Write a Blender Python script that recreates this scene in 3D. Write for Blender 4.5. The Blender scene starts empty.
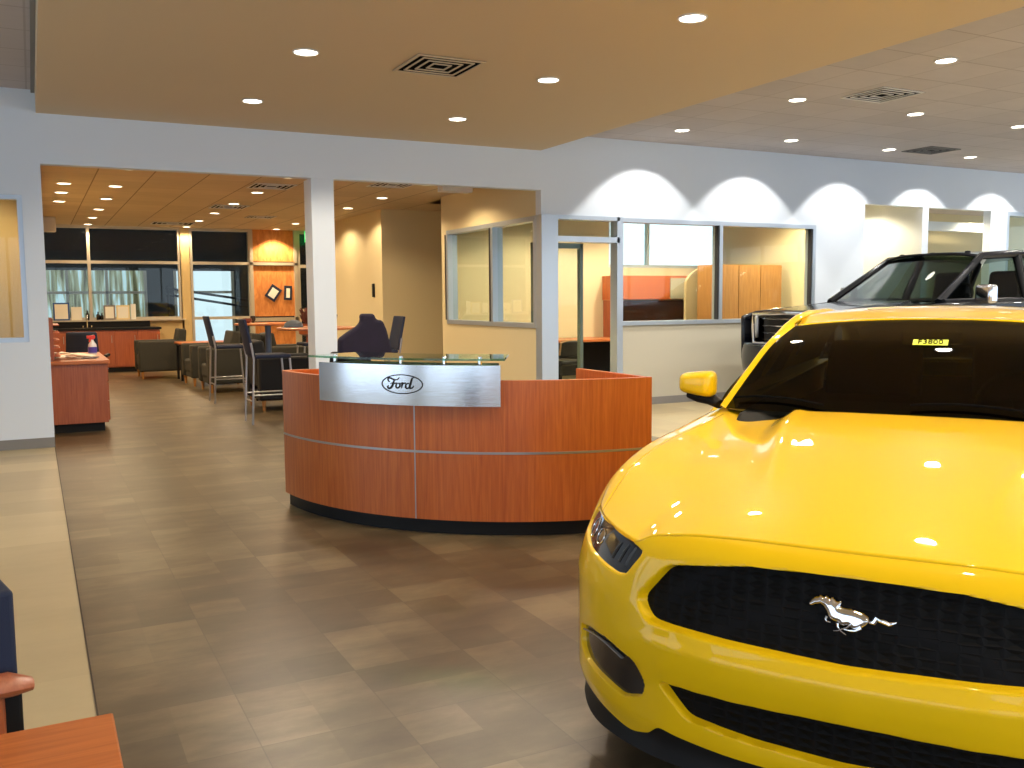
import bpy, bmesh, math, random
import numpy as np
from mathutils import Vector, Matrix
random.seed(7)
SC = bpy.context.scene
COL = SC.collection
PI = math.pi

# ------------------------------------------------------------------ helpers
class MB:
    """collects geometry, then links it as ONE mesh object"""
    def __init__(s): s.v = []; s.f = []
    def add(s, vs, fs):
        o = len(s.v); s.v += [tuple(map(float, p)) for p in vs]; s.f += [tuple(o+i for i in f) for f in fs]; return s
    def box(s, x0, x1, y0, y1, z0, z1):
        return s.add([(x0,y0,z0),(x1,y0,z0),(x1,y1,z0),(x0,y1,z0),(x0,y0,z1),(x1,y0,z1),(x1,y1,z1),(x0,y1,z1)],
                     [(0,3,2,1),(4,5,6,7),(0,1,5,4),(1,2,6,5),(2,3,7,6),(3,0,4,7)])
    def tube(s, pts, r, n=10, flat=1.0, closed=False):
        P = [Vector(p) for p in pts]; m = len(P); vs = []; up = None
        rr = r if isinstance(r, (list, tuple)) else [r]*m
        for i, p in enumerate(P):
            if closed: d = P[(i+1) % m]-P[i-1]
            else: d = (P[min(i+1, m-1)]-P[max(i-1, 0)])
            d.normalize()
            if up is None:
                up = Vector((0,0,1)) if abs(d.z) < .9 else Vector((1,0,0))
            a = d.cross(up).normalized(); b = a.cross(d).normalized(); up = b
            for k in range(n):
                t = 2*PI*k/n; vs.append(p+a*math.cos(t)*rr[i]+b*math.sin(t)*rr[i]*flat)
        fs = []
        for i in range(m if closed else m-1):
            j = (i+1) % m
            for k in range(n):
                k2 = (k+1) % n; fs.append((i*n+k, i*n+k2, j*n+k2, j*n+k))
        if not closed: fs += [tuple(range(n))[::-1], tuple((m-1)*n+k for k in range(n))]
        return s.add(vs, fs)
    def lathe(s, prof, c=(0,0,0), n=24, axis='z'):
        vs = []; m = len(prof)
        for (r, h) in prof:
            for k in range(n):
                t = 2*PI*k/n; a, b = r*math.cos(t), r*math.sin(t)
                q = (a, b, h) if axis == 'z' else ((h, a, b) if axis == 'x' else (a, h, b))
                vs.append((c[0]+q[0], c[1]+q[1], c[2]+q[2]))
        fs = []
        for i in range(m-1):
            for k in range(n):
                k2 = (k+1) % n; fs.append((i*n+k, i*n+k2, (i+1)*n+k2, (i+1)*n+k))
        fs += [tuple(range(n)), tuple((m-1)*n+k for k in range(n))]
        return s.add(vs, fs)
    def prism(s, poly, a0, a1, plane='xy'):
        n = len(poly); vs = []
        for h in (a0, a1):
            for (a, b) in poly:
                vs.append({'xy': (a, b, h), 'xz': (a, h, b), 'yz': (h, a, b)}[plane])
        fs = [tuple(range(n))[::-1], tuple(n+i for i in range(n))]
        for i in range(n): fs.append((i, (i+1) % n, n+(i+1) % n, n+i))
        return s.add(vs, fs)
    def grid(s, fn, us, vs_):
        nu, nv = len(us), len(vs_)
        pts = [fn(u, v) for u in us for v in vs_]
        fs = [(i*nv+j, (i+1)*nv+j, (i+1)*nv+j+1, i*nv+j+1) for i in range(nu-1) for j in range(nv-1)]
        return s.add(pts, fs)
    def build(s, name, mat, parent=None, smooth=False, bevel=0, seg=2, ang=35, solid=0, fix=True, uv=None):
        me = bpy.data.meshes.new(name)
        me.from_pydata(s.v, [], s.f); me.update()
        if fix:
            bm = bmesh.new(); bm.from_mesh(me)
            bmesh.ops.recalc_face_normals(bm, faces=bm.faces); bm.to_mesh(me); bm.free()
        me.materials.append(mat)
        if smooth:
            me.shade_smooth(); me.set_sharp_from_angle(angle=math.radians(ang))
        o = bpy.data.objects.new(name, me); COL.objects.link(o)
        if parent: o.parent = parent
        if solid:
            m = o.modifiers.new('s', 'SOLIDIFY'); m.thickness = solid; m.offset = -1
        if bevel:
            m = o.modifiers.new('b', 'BEVEL'); m.width = bevel; m.segments = seg; m.limit_method = 'ANGLE'; m.angle_limit = math.radians(40)
            me.shade_smooth()
            if not smooth: me.set_sharp_from_angle(angle=math.radians(30))
        return o

def tag(o, label=None, cat=None, group=None, kind=None):
    if label: o['label'] = label
    if cat: o['category'] = cat
    if group: o['group'] = group
    if kind: o['kind'] = kind
    return o
def empty(name, loc, rz=0, label=None, cat=None, group=None):
    o = bpy.data.objects.new(name, None); COL.objects.link(o)
    o.location = loc; o.rotation_euler = (0, 0, rz); o.empty_display_size = .1
    return tag(o, label, cat, group)
def struct(o, label=None):
    o['kind'] = 'structure'
    if label: o['label'] = label; o['category'] = label.split()[-1] if False else o.get('category', 'structure')
    return o
def copy_tree(o, loc=None, rz=None, label=None, parent=None):
    c = o.copy(); COL.objects.link(c)
    if parent: c.parent = parent
    for ch in [x for x in bpy.data.objects if x.parent == o]: copy_tree(ch, parent=c)
    if loc: c.location = loc
    if rz is not None: c.rotation_euler = (0, 0, rz)
    if label: c['label'] = label
    return c

# ------------------------------------------------------------------ materials
def newmat(name):
    m = bpy.data.materials.new(name); m.use_nodes = True
    nt = m.node_tree; return m, nt, nt.nodes['Principled BSDF']
def mat(name, col, rough=.5, metal=0, coat=0, spec=.5, noise=0, nscale=20, bump=0, bscale=200, emit=None, estr=0):
    m, nt, b = newmat(name)
    b.inputs['Base Color'].default_value = (*col, 1); b.inputs['Roughness'].default_value = rough
    b.inputs['Metallic'].default_value = metal; b.inputs['Coat Weight'].default_value = coat
    b.inputs['Coat Roughness'].default_value = .03; b.inputs['Specular IOR Level'].default_value = spec
    tc = nt.nodes.new('ShaderNodeTexCoord')
    if noise:
        n = nt.nodes.new('ShaderNodeTexNoise'); n.inputs['Scale'].default_value = nscale; n.inputs['Detail'].default_value = 4
        r = nt.nodes.new('ShaderNodeMix'); r.data_type = 'RGBA'
        r.inputs[6].default_value = (*[c*(1-noise) for c in col], 1); r.inputs[7].default_value = (*[min(1, c*(1+noise)) for c in col], 1)
        nt.links.new(tc.outputs['Object'], n.inputs['Vector']); nt.links.new(n.outputs['Fac'], r.inputs[0]); nt.links.new(r.outputs[2], b.inputs['Base Color'])
    if bump:
        n = nt.nodes.new('ShaderNodeTexNoise'); n.inputs['Scale'].default_value = bscale
        bp = nt.nodes.new('ShaderNodeBump'); bp.inputs['Strength'].default_value = bump; bp.inputs['Distance'].default_value = .002
        nt.links.new(tc.outputs['Object'], n.inputs['Vector']); nt.links.new(n.outputs['Fac'], bp.inputs['Height']); nt.links.new(bp.outputs[0], b.inputs['Normal'])
    if emit:
        b.inputs['Emission Color'].default_value = (*emit, 1); b.inputs['Emission Strength'].default_value = estr
    return m
def wood(name, c1, c2, scale=(25, 25, 1.2), rough=.35, coat=.2):
    m, nt, b = newmat(name)
    tc = nt.nodes.new('ShaderNodeTexCoord'); mp = nt.nodes.new('ShaderNodeMapping'); mp.inputs['Scale'].default_value = scale
    n = nt.nodes.new('ShaderNodeTexNoise'); n.inputs['Scale'].default_value = 2.5; n.inputs['Detail'].default_value = 6; n.inputs['Distortion'].default_value = .6
    r = nt.nodes.new('ShaderNodeValToRGB'); r.color_ramp.elements[0].position = .3; r.color_ramp.elements[1].position = .7
    r.color_ramp.elements[0].color = (*c1, 1); r.color_ramp.elements[1].color = (*c2, 1)
    nt.links.new(tc.outputs['Object'], mp.inputs[0]); nt.links.new(mp.outputs[0], n.inputs['Vector']); nt.links.new(n.outputs['Fac'], r.inputs[0]); nt.links.new(r.outputs[0], b.inputs['Base Color'])
    b.inputs['Roughness'].default_value = rough; b.inputs['Coat Weight'].default_value = coat; b.inputs['Coat Roughness'].default_value = .2
    return m
def math_node(nt, op, a, b=None):
    n = nt.nodes.new('ShaderNodeMath'); n.operation = op
    for i, x in enumerate((a, b)):
        if x is None: continue
        if isinstance(x, (int, float)): n.inputs[i].default_value = x
        else: nt.links.new(x, n.inputs[i])
    return n.outputs[0]
def tiles(name, cols, sx, sy, ox, oy, line, lw, linecol, rough, noise=.25, stain=0, patch=0, bumpy=.2, xline=1, yline=1):
    """square tiles in world metres: grid joints plus a tint of its own for every tile"""
    m, nt, b = newmat(name)
    tc = nt.nodes.new('ShaderNodeTexCoord'); sp = nt.nodes.new('ShaderNodeSeparateXYZ'); nt.links.new(tc.outputs['Object'], sp.inputs[0])
    X = math_node(nt, 'DIVIDE', math_node(nt, 'SUBTRACT', sp.outputs[0], ox), sx)
    Y = math_node(nt, 'DIVIDE', math_node(nt, 'SUBTRACT', sp.outputs[1], oy), sy)
    def cell(X, Y):
        c = nt.nodes.new('ShaderNodeCombineXYZ')
        nt.links.new(math_node(nt, 'FLOOR', X), c.inputs[0]); nt.links.new(math_node(nt, 'FLOOR', Y), c.inputs[1])
        w = nt.nodes.new('ShaderNodeTexWhiteNoise'); w.noise_dimensions = '2D'; nt.links.new(c.outputs[0], w.inputs['Vector']); return w.outputs['Value']
    w1 = cell(X, Y)
    n1 = nt.nodes.new('ShaderNodeTexNoise'); n1.inputs['Scale'].default_value = 1.6; n1.inputs['Detail'].default_value = 8; n1.inputs['Roughness'].default_value = .65
    mp = nt.nodes.new('ShaderNodeMapping'); mp.inputs['Scale'].default_value = (1.0, 2.2, 1); nt.links.new(tc.outputs['Object'], mp.inputs[0]); nt.links.new(mp.outputs[0], n1.inputs['Vector'])
    f = math_node(nt, 'ADD', math_node(nt, 'MULTIPLY', w1, noise), math_node(nt, 'MULTIPLY', n1.outputs['Fac'], 1-noise))
    if patch:   # half-tile blotches, as in stone-look vinyl
        w2 = cell(math_node(nt, 'MULTIPLY', X, 2), math_node(nt, 'MULTIPLY', Y, 2))
        f = math_node(nt, 'ADD', f, math_node(nt, 'MULTIPLY', math_node(nt, 'SUBTRACT', w2, .5), patch))
    r = nt.nodes.new('ShaderNodeValToRGB'); e = r.color_ramp.elements
    e[0].position = .3; e[0].color = (*cols[0], 1); e[1].position = .72; e[1].color = (*cols[-1], 1)
    if len(cols) == 3: k = e.new(.5); k.color = (*cols[1], 1)
    nt.links.new(f, r.inputs[0])
    def joint(T, size):
        fr = math_node(nt, 'FRACT', T); d = math_node(nt, 'MULTIPLY', math_node(nt, 'MINIMUM', fr, math_node(nt, 'SUBTRACT', 1.0, fr)), size)
        return math_node(nt, 'LESS_THAN', d, lw)
    jx = math_node(nt, 'MULTIPLY', joint(X, sx), xline); jy = math_node(nt, 'MULTIPLY', joint(Y, sy), yline)
    j = math_node(nt, 'MULTIPLY', math_node(nt, 'MAXIMUM', jx, jy), line)
    mx = nt.nodes.new('ShaderNodeMix'); mx.data_type = 'RGBA'; nt.links.new(j, mx.inputs[0]); nt.links.new(r.outputs[0], mx.inputs[6]); mx.inputs[7].default_value = (*linecol, 1)
    nt.links.new(mx.outputs[2], b.inputs['Base Color'])
    b.inputs['Roughness'].default_value = rough
    bp = nt.nodes.new('ShaderNodeBump'); bp.inputs['Strength'].default_value = bumpy; bp.inputs['Distance'].default_value = .002
    nt.links.new(n1.outputs['Fac'], bp.inputs['Height']); nt.links.new(bp.outputs[0], b.inputs['Normal'])
    return m
def glass(name, tint=(1, 1, 1), trans=.9, rough=0.0, gl=(1, 1, 1), ior=1.33):
    """thin pane: fresnel mirror over a see-through tint"""
    m, nt, b = newmat(name); nt.nodes.remove(b)
    t = nt.nodes.new('ShaderNodeBsdfTransparent'); t.inputs[0].default_value = (*[c*trans for c in tint], 1)
    g = nt.nodes.new('ShaderNodeBsdfGlossy'); g.inputs['Roughness'].default_value = rough; g.inputs['Color'].default_value = (*gl, 1)
    lw_ = nt.nodes.new('ShaderNodeLayerWeight'); lw_.inputs['Blend'].default_value = .5; f0 = ((ior-1)/(ior+1))**2
    fac = math_node(nt, 'ADD', math_node(nt, 'MULTIPLY', math_node(nt, 'POWER', lw_.outputs['Facing'], 5.0), 1-f0), f0)
    mx = nt.nodes.new('ShaderNodeMixShader'); nt.links.new(fac, mx.inputs[0]); nt.links.new(t.outputs[0], mx.inputs[1]); nt.links.new(g.outputs[0], mx.inputs[2])
    nt.links.new(mx.outputs[0], nt.nodes['Material Output'].inputs[0])
    return m
def emis(name, col, s):
    m, nt, b = newmat(name); nt.nodes.remove(b)
    e = nt.nodes.new('ShaderNodeEmission'); e.inputs[0].default_value = (*col, 1); e.inputs[1].default_value = s
    nt.links.new(e.outputs[0], nt.nodes['Material Output'].inputs[0]); return m

M = {}
M['white'] = mat('white_wall_paint', (.71, .775, .865), .7, bump=.15, bscale=300)
M['cream'] = mat('cream_wall_paint', (.72, .62, .38), .7, bump=.15, bscale=300)
M['tanwall'] = mat('ochre_wall_paint', (.60, .44, .20), .7, bump=.15, bscale=300)
M['soffit'] = mat('tan_soffit_paint', (.66, .54, .37), .8, bump=.2, bscale=250)
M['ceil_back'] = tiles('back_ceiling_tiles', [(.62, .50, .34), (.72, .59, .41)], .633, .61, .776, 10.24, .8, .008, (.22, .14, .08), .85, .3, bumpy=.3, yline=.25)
M['ceil_side'] = tiles('showroom_ceiling_tiles', [(.50, .465, .47), (.57, .53, .53)], .61, .61, .05, 9.89, .8, .008, (.32, .28, .27), .85, .3, bumpy=.3, yline=.8, xline=.6)
M['floor'] = tiles('brown_stone_tiles', [(.066, .046, .025), (.104, .075, .041), (.19, .145, .082)], .457, .457, .135, 5.232, .55, .0022, (.055, .04, .025), .36, .16, patch=.16)
M['floor_side'] = tiles('beige_floor_tiles', [(.36, .285, .165), (.45, .365, .215)], .457, .457, .135, 5.232, .15, .002, (.3, .25, .17), .4, .4)
M['strip'] = mat('dark_floor_strip', (.03, .015, .008), .5)
M['base'] = mat('grey_rubber_skirting', (.22, .21, .20), .6)
M['alu'] = mat('satin_aluminium', (.50, .57, .66), .35, .55)
M['alu_dark'] = mat('black_gasket', (.02, .02, .025), .5)  # near-black is the gasket's own colour
M['alu_warm'] = mat('champagne_frame', (.52, .46, .36), .4, .4)
M['cherry'] = wood('cherry_veneer', (.42, .085, .014), (.58, .15, .026))
M['cherry_h'] = wood('cherry_top_veneer', (.42, .11, .02), (.56, .165, .035), (1.5, 25, 25))
M['cherry_d'] = wood('red_cherry_veneer', (.30, .07, .025), (.42, .115, .04))
M['oak'] = wood('golden_oak', (.34, .15, .04), (.48, .23, .07))
M['ply'] = wood('raw_plywood', (.48, .15, .03), (.70, .28, .07), (6, 6, 2), .7, 0)
M['glass'] = glass('clear_pane', (.96, 1, .98), .93)
M['glass_edge'] = glass('green_table_glass', (.55, .85, .70), .75, ior=1.5)
M['black'] = mat('black_plastic', (.006, .006, .007), .5, spec=.25)
M['blackgloss'] = mat('gloss_black', (.01, .01, .012), .12, coat=.5)
M['navy'] = mat('navy_upholstery', (.010, .018, .05), .8, bump=.3)
M['darkblue'] = mat('blue_grey_metal', (.10, .14, .24), .4, .4)
M['greyfab'] = mat('charcoal_upholstery', (.032, .031, .025), .85, noise=.2, nscale=60, bump=.3)
M['chrome'] = mat('chrome', (.8, .8, .82), .1, 1)
M['steel_leg'] = mat('silver_leg', (.42, .42, .44), .3, .8)
M['paper'] = mat('white_paper', (.85, .82, .74), .7)
M['lamp'] = emis('lamp_lens', (1, .93, .8), 14)
M['lampw'] = emis('lamp_lens_warm', (1, .86, .62), 10)
M['trimring'] = mat('white_lamp_trim', (.8, .78, .74), .5)
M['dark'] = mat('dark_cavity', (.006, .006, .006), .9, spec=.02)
M['car_y'] = None
def carpaint():
    m, nt, b = newmat('triple_yellow_paint')
    b.inputs['Base Color'].default_value = (.88, .54, .003, 1); b.inputs['Roughness'].default_value = .42
    b.inputs['Coat Weight'].default_value = 1; b.inputs['Coat Roughness'].default_value = .015; b.inputs['Coat IOR'].default_value = 1.38
    b.inputs['Specular IOR Level'].default_value = .1
    return m
M['car_y'] = carpaint()
M['car_k'] = mat('black_truck_paint', (.004, .005, .009), .25, coat=.6, spec=.15)
M['carglass'] = glass('tinted_windscreen', (.45, .52, .45), .14, ior=1.30)
M['truckglass'] = glass('truck_windscreen', (.6, .8, .7), .35, ior=1.40)
M['rubber'] = mat('tyre_rubber', (.012, .012, .012), .8)
M['cabin'] = mat('black_cabin_trim', (.012, .012, .011), .7, spec=.15)
def brushed():
    m, nt, b = newmat('brushed_steel')
    tc = nt.nodes.new('ShaderNodeTexCoord'); mp = nt.nodes.new('ShaderNodeMapping'); mp.inputs['Scale'].default_value = (3, 3, 400)
    n = nt.nodes.new('ShaderNodeTexNoise'); n.inputs['Scale'].default_value = 2
    nt.links.new(tc.outputs['Object'], mp.inputs[0]); nt.links.new(mp.outputs[0], n.inputs['Vector'])
    bp = nt.nodes.new('ShaderNodeBump'); bp.inputs['Strength'].default_value = .12; bp.inputs['Distance'].default_value = .001
    nt.links.new(n.outputs['Fac'], bp.inputs['Height']); nt.links.new(bp.outputs[0], b.inputs['Normal'])
    b.inputs['Base Color'].default_value = (.80, .83, .88, 1); b.inputs['Metallic'].default_value = 1; b.inputs['Roughness'].default_value = .17
    b.inputs['Anisotropic'].default_value = .6
    return m
M['steel'] = brushed()
def meshgrille():
    m, nt, b = newmat('black_honeycomb_mesh')
    tc = nt.nodes.new('ShaderNodeTexCoord'); mp = nt.nodes.new('ShaderNodeMapping'); mp.inputs['Scale'].default_value = (22, 22, 44)
    v = nt.nodes.new('ShaderNodeTexVoronoi'); v.feature = 'DISTANCE_TO_EDGE'; v.inputs['Scale'].default_value = 1.0; v.inputs['Randomness'].default_value = .25
    nt.links.new(tc.outputs['Object'], mp.inputs[0]); nt.links.new(mp.outputs[0], v.inputs['Vector'])
    r = nt.nodes.new('ShaderNodeValToRGB'); r.color_ramp.elements[0].position = .05; r.color_ramp.elements[1].position = .2
    r.color_ramp.elements[0].color = (.003, .003, .004, 1); r.color_ramp.elements[1].color = (.001, .001, .001, 1)
    nt.links.new(v.outputs['Distance'], r.inputs[0]); nt.links.new(r.outputs[0], b.inputs['Base Color'])
    bp = nt.nodes.new('ShaderNodeBump'); bp.invert = True; bp.inputs['Distance'].default_value = .01; nt.links.new(v.outputs['Distance'], bp.inputs['Height']); nt.links.new(bp.outputs[0], b.inputs['Normal'])
    b.inputs['Roughness'].default_value = .65; b.inputs['Specular IOR Level'].default_value = .15; return m
M['mesh'] = meshgrille()

# ------------------------------------------------------------------ dimensions
YW = 10.24      # plane of the header / office front
ZS, ZT, ZB = 3.255, 3.47, 3.0   # soffit, showroom tile ceiling, back-room ceiling
XR, XL = 5.68, .135
YB = 21.1       # far window wall
YF, XE, XWST = -5.0, 19.0, -5.0

# ------------------------------------------------------------------ setting
def S(name, mb, m, label=None, **k):
    o = mb.build(name, m, **k); o['kind'] = 'structure'
    if label: o['label'] = label; o['category'] = name.split('_')[0]
    return o
S('floor', MB().box(XL, XR, YF, YW, -.1, 0).box(XL, 11.0, YW, YB+.1, -.1, 0).box(-3.2, XL, YW+.14, YB+.1, -.1, 0), M['floor'], 'brown stone-look tiled floor running from the car to the lounge')
S('floor_left', MB().box(XWST, XL-.003, YF, YW+.14, -.1, 0), M['floor_side'], 'pale beige tiled floor left of the dark joint strip')
S('floor_right', MB().box(XR, XE, YF, YW, -.1, 0).box(11.0, XE, YW, 14.4, -.1, 0), M['floor_side'], 'pale beige tiled floor under the black truck')
S('trim_1', MB().box(XL-.004, XL+.001, YF, YW, -.02, .004), M['strip'], 'dark joint strip between beige and brown floor')
# ceilings
S('ceiling', MB().box(.12, XR, YF, YW, ZS, ZS+.25), M['soffit'], 'lowered tan soffit over the middle of the showroom')
S('ceiling_right', MB().box(XR, XE, YF, YW, ZT, ZT+.1), M['ceil_side'], 'raised grey tile ceiling above the two vehicles')
S('ceiling_left', MB().box(XWST, .12, YF, YW, ZT, ZT+.1), M['ceil_side'], 'raised pale tile ceiling at the left edge')
S('ceiling_back', MB().box(-3.2, 8.6, YW+.14, YB+.1, ZB, ZB+.1), M['ceil_back'], 'orange-lit tile ceiling of the lounge')
S('trim_2', MB().box(.085, .118, YF, YW, ZT-.03, ZT), M['base'], 'dark wall angle where left ceiling tiles meet soffit')
# the plane of the header: left wall with a window, header beam, post, office front
S('wall_left', MB().box(XWST, -.04, YW, YW+.14, 2.47, ZT).box(-.04, XL, YW, YW+.14, 0, ZT).box(XWST, -.04, YW, YW+.14, 0, 1.05).box(XWST, -2.5, YW, YW+.14, 1.05, 2.47), M['white'], 'white wall with a window at the left edge')
S('wall_header', MB().box(XL, XR, YW, YW+.14, 2.775, ZT), M['white'], 'white header beam spanning the lounge opening')
S('wall_post', MB().box(2.79, 3.045, YW, YW+.3, 0, 2.775), M['white'], 'square white post under the header beam', bevel=.004)
S('wall_right', MB().box(XR, 11.29, YW, YW+.14, 2.47, ZT).box(11.29, XE, YW, YW+.14, 2.82, ZT)
  .box(10.27, 11.29, YW, YW+.14, 0, 2.47).box(12.56, 12.70, YW, YW+.14, 0, 2.82).box(14.2, 14.62, YW, YW+.14, 0, 2.82).box(16.9, XE, YW, YW+.14, 0, 2.82), M['white'], 'bright white wall with office glazing and openings')
S('wall_office_front', MB().box(6.88, 10.27, YW, YW+.14, 0, 1.07), mat('beige_wall_paint', (.50, .47, .38), .7, bump=.15, bscale=300), 'beige wall panel under the office windows')
S('baseboard_right', MB().box(6.89, 11.29, YW-.012, YW, 0, .10), M['base'], 'grey skirting under the office windows')
S('baseboard_left', MB().box(XWST, XL, YW-.012, YW, 0, .10), M['base'], 'grey skirting under the left window')
S('wall_office_side', MB().box(XR, XR+.14, YW+.14, 13.42, 2.47, ZB+.02).box(XR, XR+.14, YW+.14, 13.42, 0, 1.06).box(XR, XR+.14, 13.2, 13.42, 1.06, 2.47), M['cream'], 'cream office side wall with two tall panes')
S('wall_office_back', MB().box(XR+.14, 11.2, 13.42, 13.56, 0, 1.95).box(XR+.14, 8.75, 13.42, 13.56, 1.95, ZB).box(8.75, 11.2, 13.42, 13.56, 2.92, ZB), M['cream'])
S('wall_office_right', MB().box(11.2, 11.29, YW+.14, 13.56, 0, ZB), M['cream'])
S('ceiling_office', MB().box(XR+.14, XE, YW+.14, 14.4, ZB, ZB+.1), M['ceil_side'])
S('wall_side_room', MB().box(11.29, XE, 12.4, 12.5, 0, ZB), M['cream'], 'yellow-cream wall of the side room')
S('wall_room_divider', MB().box(12.6, 12.7, YW+.14, 12.4, 0, ZB).box(12.7, 16.2, 11.6, 11.75, 2.60, 2.76), M['white'])
# lounge right side: recess and projecting cream wall
S('wall_lounge_right', MB().box(5.47, 8.6, 15.6, 15.75, 0, ZB).box(5.47, 5.6, 15.75, 18.4, 0, ZB).box(6.35, 6.5, 18.4, YB, 0, ZB).box(5.6, 6.5, 18.28, 18.4, 0, ZB).box(8.5, 8.6, 13.56, 15.6, 0, ZB), M['cream'], 'cream projecting wall beyond the office')
S('wall_lounge_left', MB().box(-3.3, -3.2, YW+.14, YB, 0, ZB+.1), M['tanwall'])
S('wall_left_office', MB().box(-3.2, .0, 12.1, 12.2, 0, ZB).box(.0, .12, YW+.14, YB, 0, ZB), M['tanwall'], 'ochre wall seen through the left window')
# far wall with windows
fw = MB()
fw.box(-3.2, .1, YB, YB+.15, 0, ZB+.1).box(.1, 2.9, YB, YB+.15, 0, 1.05).box(2.86, 3.07, YB, YB+.15, 0, ZB).box(3.07, 4.33, YB, YB+.15, 0, .42)
fw.box(6.2, 6.5, YB, YB+.15, 0, ZB)
S('wall_back', fw, M['tanwall'], 'ochre far wall around the lounge windows')
# outer shell
S('wall_west', MB().box(XWST-.15, XWST, YF, YW, 0, .3).box(XWST-.15, XWST, YF, YW, 2.9, ZT+.1).box(XWST-.15, XWST, 7.5, YW, .3, 2.9).box(XWST-.15, XWST, 2.0, 3.2, .3, 2.9), M['white'])
S('wall_east', MB().box(XE, XE+.15, YF, 14.4, 0, .5).box(XE, XE+.15, YF, 14.4, 2.9, ZT+.1), M['white'])
S('wall_front', MB().box(XWST, XE, YF-.15, YF, 0, .15).box(XWST, XE, YF-.15, YF, 3.0, ZT+.25).box(XWST, -3.5, YF-.15, YF, .15, 3.0), M['white'])
fr = MB()
for i in range(16): fr.box(-3.5+i*1.5, -3.44+i*1.5, YF-.12, YF-.02, .15, 3.0)
S('window_9', fr, M['alu'])
fr = MB()
for i in range(9): fr.box(XWST-.1, XWST-.03, YF+i*1.5, YF+i*1.5+.06, .3, 2.9)
S('window_13', fr, M['alu'])
fr = MB()
for i in range(13): fr.box(XE+.02, XE+.12, YF+i*1.5, YF+i*1.5+.06, .5, 2.9)
S('window_10', fr, M['alu'])

def framed(name, plane, c, u0, u1, z0, z1, fw_=.05, depth=.1, m='alu', gl='glass', mull=(), rails=(), label=None, gasket=False):
    """a framed pane in plane y=c ('y') or x=c ('x')"""
    mb = MB()
    def bx(a0, a1, b0, b1):
        if plane == 'y': mb.box(a0, a1, c, c+depth, b0, b1)
        else: mb.box(c, c+depth, a0, a1, b0, b1)
    bx(u0, u1, z1-fw_, z1); bx(u0, u1, z0, z0+fw_); bx(u0, u0+fw_, z0+fw_, z1-fw_); bx(u1-fw_, u1, z0+fw_, z1-fw_)
    for q in mull: bx(q-fw_/2, q+fw_/2, z0+fw_, z1-fw_)
    cuts = [u0+fw_]+[e for q in sorted(mull) for e in (q-fw_/2, q+fw_/2)]+[u1-fw_]
    for q in rails:
        for i in range(0, len(cuts), 2): bx(cuts[i], cuts[i+1], q-fw_/2, q+fw_/2)
    o = S(name, mb, M[m], label)
    g = MB()
    if plane == 'y': g.box(u0+.01, u1-.01, c+depth*.5-.003, c+depth*.5+.003, z0+.01, z1-.01)
    else: g.box(c+depth*.5-.003, c+depth*.5+.003, u0+.01, u1-.01, z0+.01, z1-.01)
    g.build('glass', M[gl], o)
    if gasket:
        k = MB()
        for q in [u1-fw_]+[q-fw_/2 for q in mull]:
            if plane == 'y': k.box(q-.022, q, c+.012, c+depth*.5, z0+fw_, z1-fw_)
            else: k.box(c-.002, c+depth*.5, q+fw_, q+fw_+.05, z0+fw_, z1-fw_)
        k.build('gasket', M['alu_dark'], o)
    return o
framed('window_1', 'y', YW+.02, -2.5, -.04, 1.05, 2.47, .045, label='office window with pale frame at the left edge', m='alu')
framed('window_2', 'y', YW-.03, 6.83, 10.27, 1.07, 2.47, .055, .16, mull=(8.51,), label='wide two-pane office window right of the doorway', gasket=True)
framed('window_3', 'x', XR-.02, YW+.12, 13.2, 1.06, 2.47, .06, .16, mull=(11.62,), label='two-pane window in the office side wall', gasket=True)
S('trim_3', MB().box(XR-.015, 5.90, YW-.04, YW+.12, 0, 2.475), M['alu'], 'broad pale aluminium corner post of the office')
d = MB().box(5.90, 6.83, YW-.035, YW+.13, 2.425, 2.475).box(5.90, 6.83, YW-.035, YW+.13, 2.145, 2.215).box(6.79, 6.88, YW-.035, YW+.13, 0, 2.475)
o = S('door_1', d, M['alu'], 'open office doorway with transom light')
MB().box(5.9, 6.79, YW+.05, YW+.056, 2.215, 2.425).build('glass', M['glass'], o)
framed('window_4', 'y', YW, 14.62, 16.9, .6, 2.82, .06, .14, mull=(15.7,), label='bright window at the right edge')
framed('window_5', 'y', YB, .12, 2.88, 1.05, ZB, .06, .12, m='alu_warm', mull=(1.08,), rails=(2.25,), label='wide lounge window above the cabinets')
framed('window_6', 'y', YB, 3.06, 4.36, .42, ZB, .06, .12, m='alu_warm', rails=(1.06, 2.25), label='tall lounge window behind the bar stools')
framed('window_7', 'y', YB, 5.38, 6.2, 0, ZB, .07, .12, m='alu_warm', rails=(2.2, 1.2), label='glazed door at the far end')
p = MB().box(4.36, 5.34, YB+.03, YB+.06, 1.08, 2.2).box(4.36, 5.34, YB+.03, YB+.06, 2.3, ZB).box(4.36, 5.34, YB+.03, YB+.06, 0, .95)
S('trim_4', MB().box(4.33, 4.40, YB-.02, YB+.1, 0, ZB).box(5.31, 5.38, YB-.02, YB+.1, 0, ZB).box(4.33, 5.38, YB-.02, YB+.1, 2.215, 2.28).box(4.33, 5.38, YB-.02, YB+.1, .97, 1.05), M['alu_warm'], 'frame around the plywood panels')
o = p.build('plywood_panel', M['ply']); tag(o, 'orange plywood boards filling the far window frame beside the door', 'panel')
framed('window_8', 'y', 13.46, 8.75, 11.2, 1.95, 2.92, .05, .08, mull=(9.6,), label='bright clerestory window at the back of the office')

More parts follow.
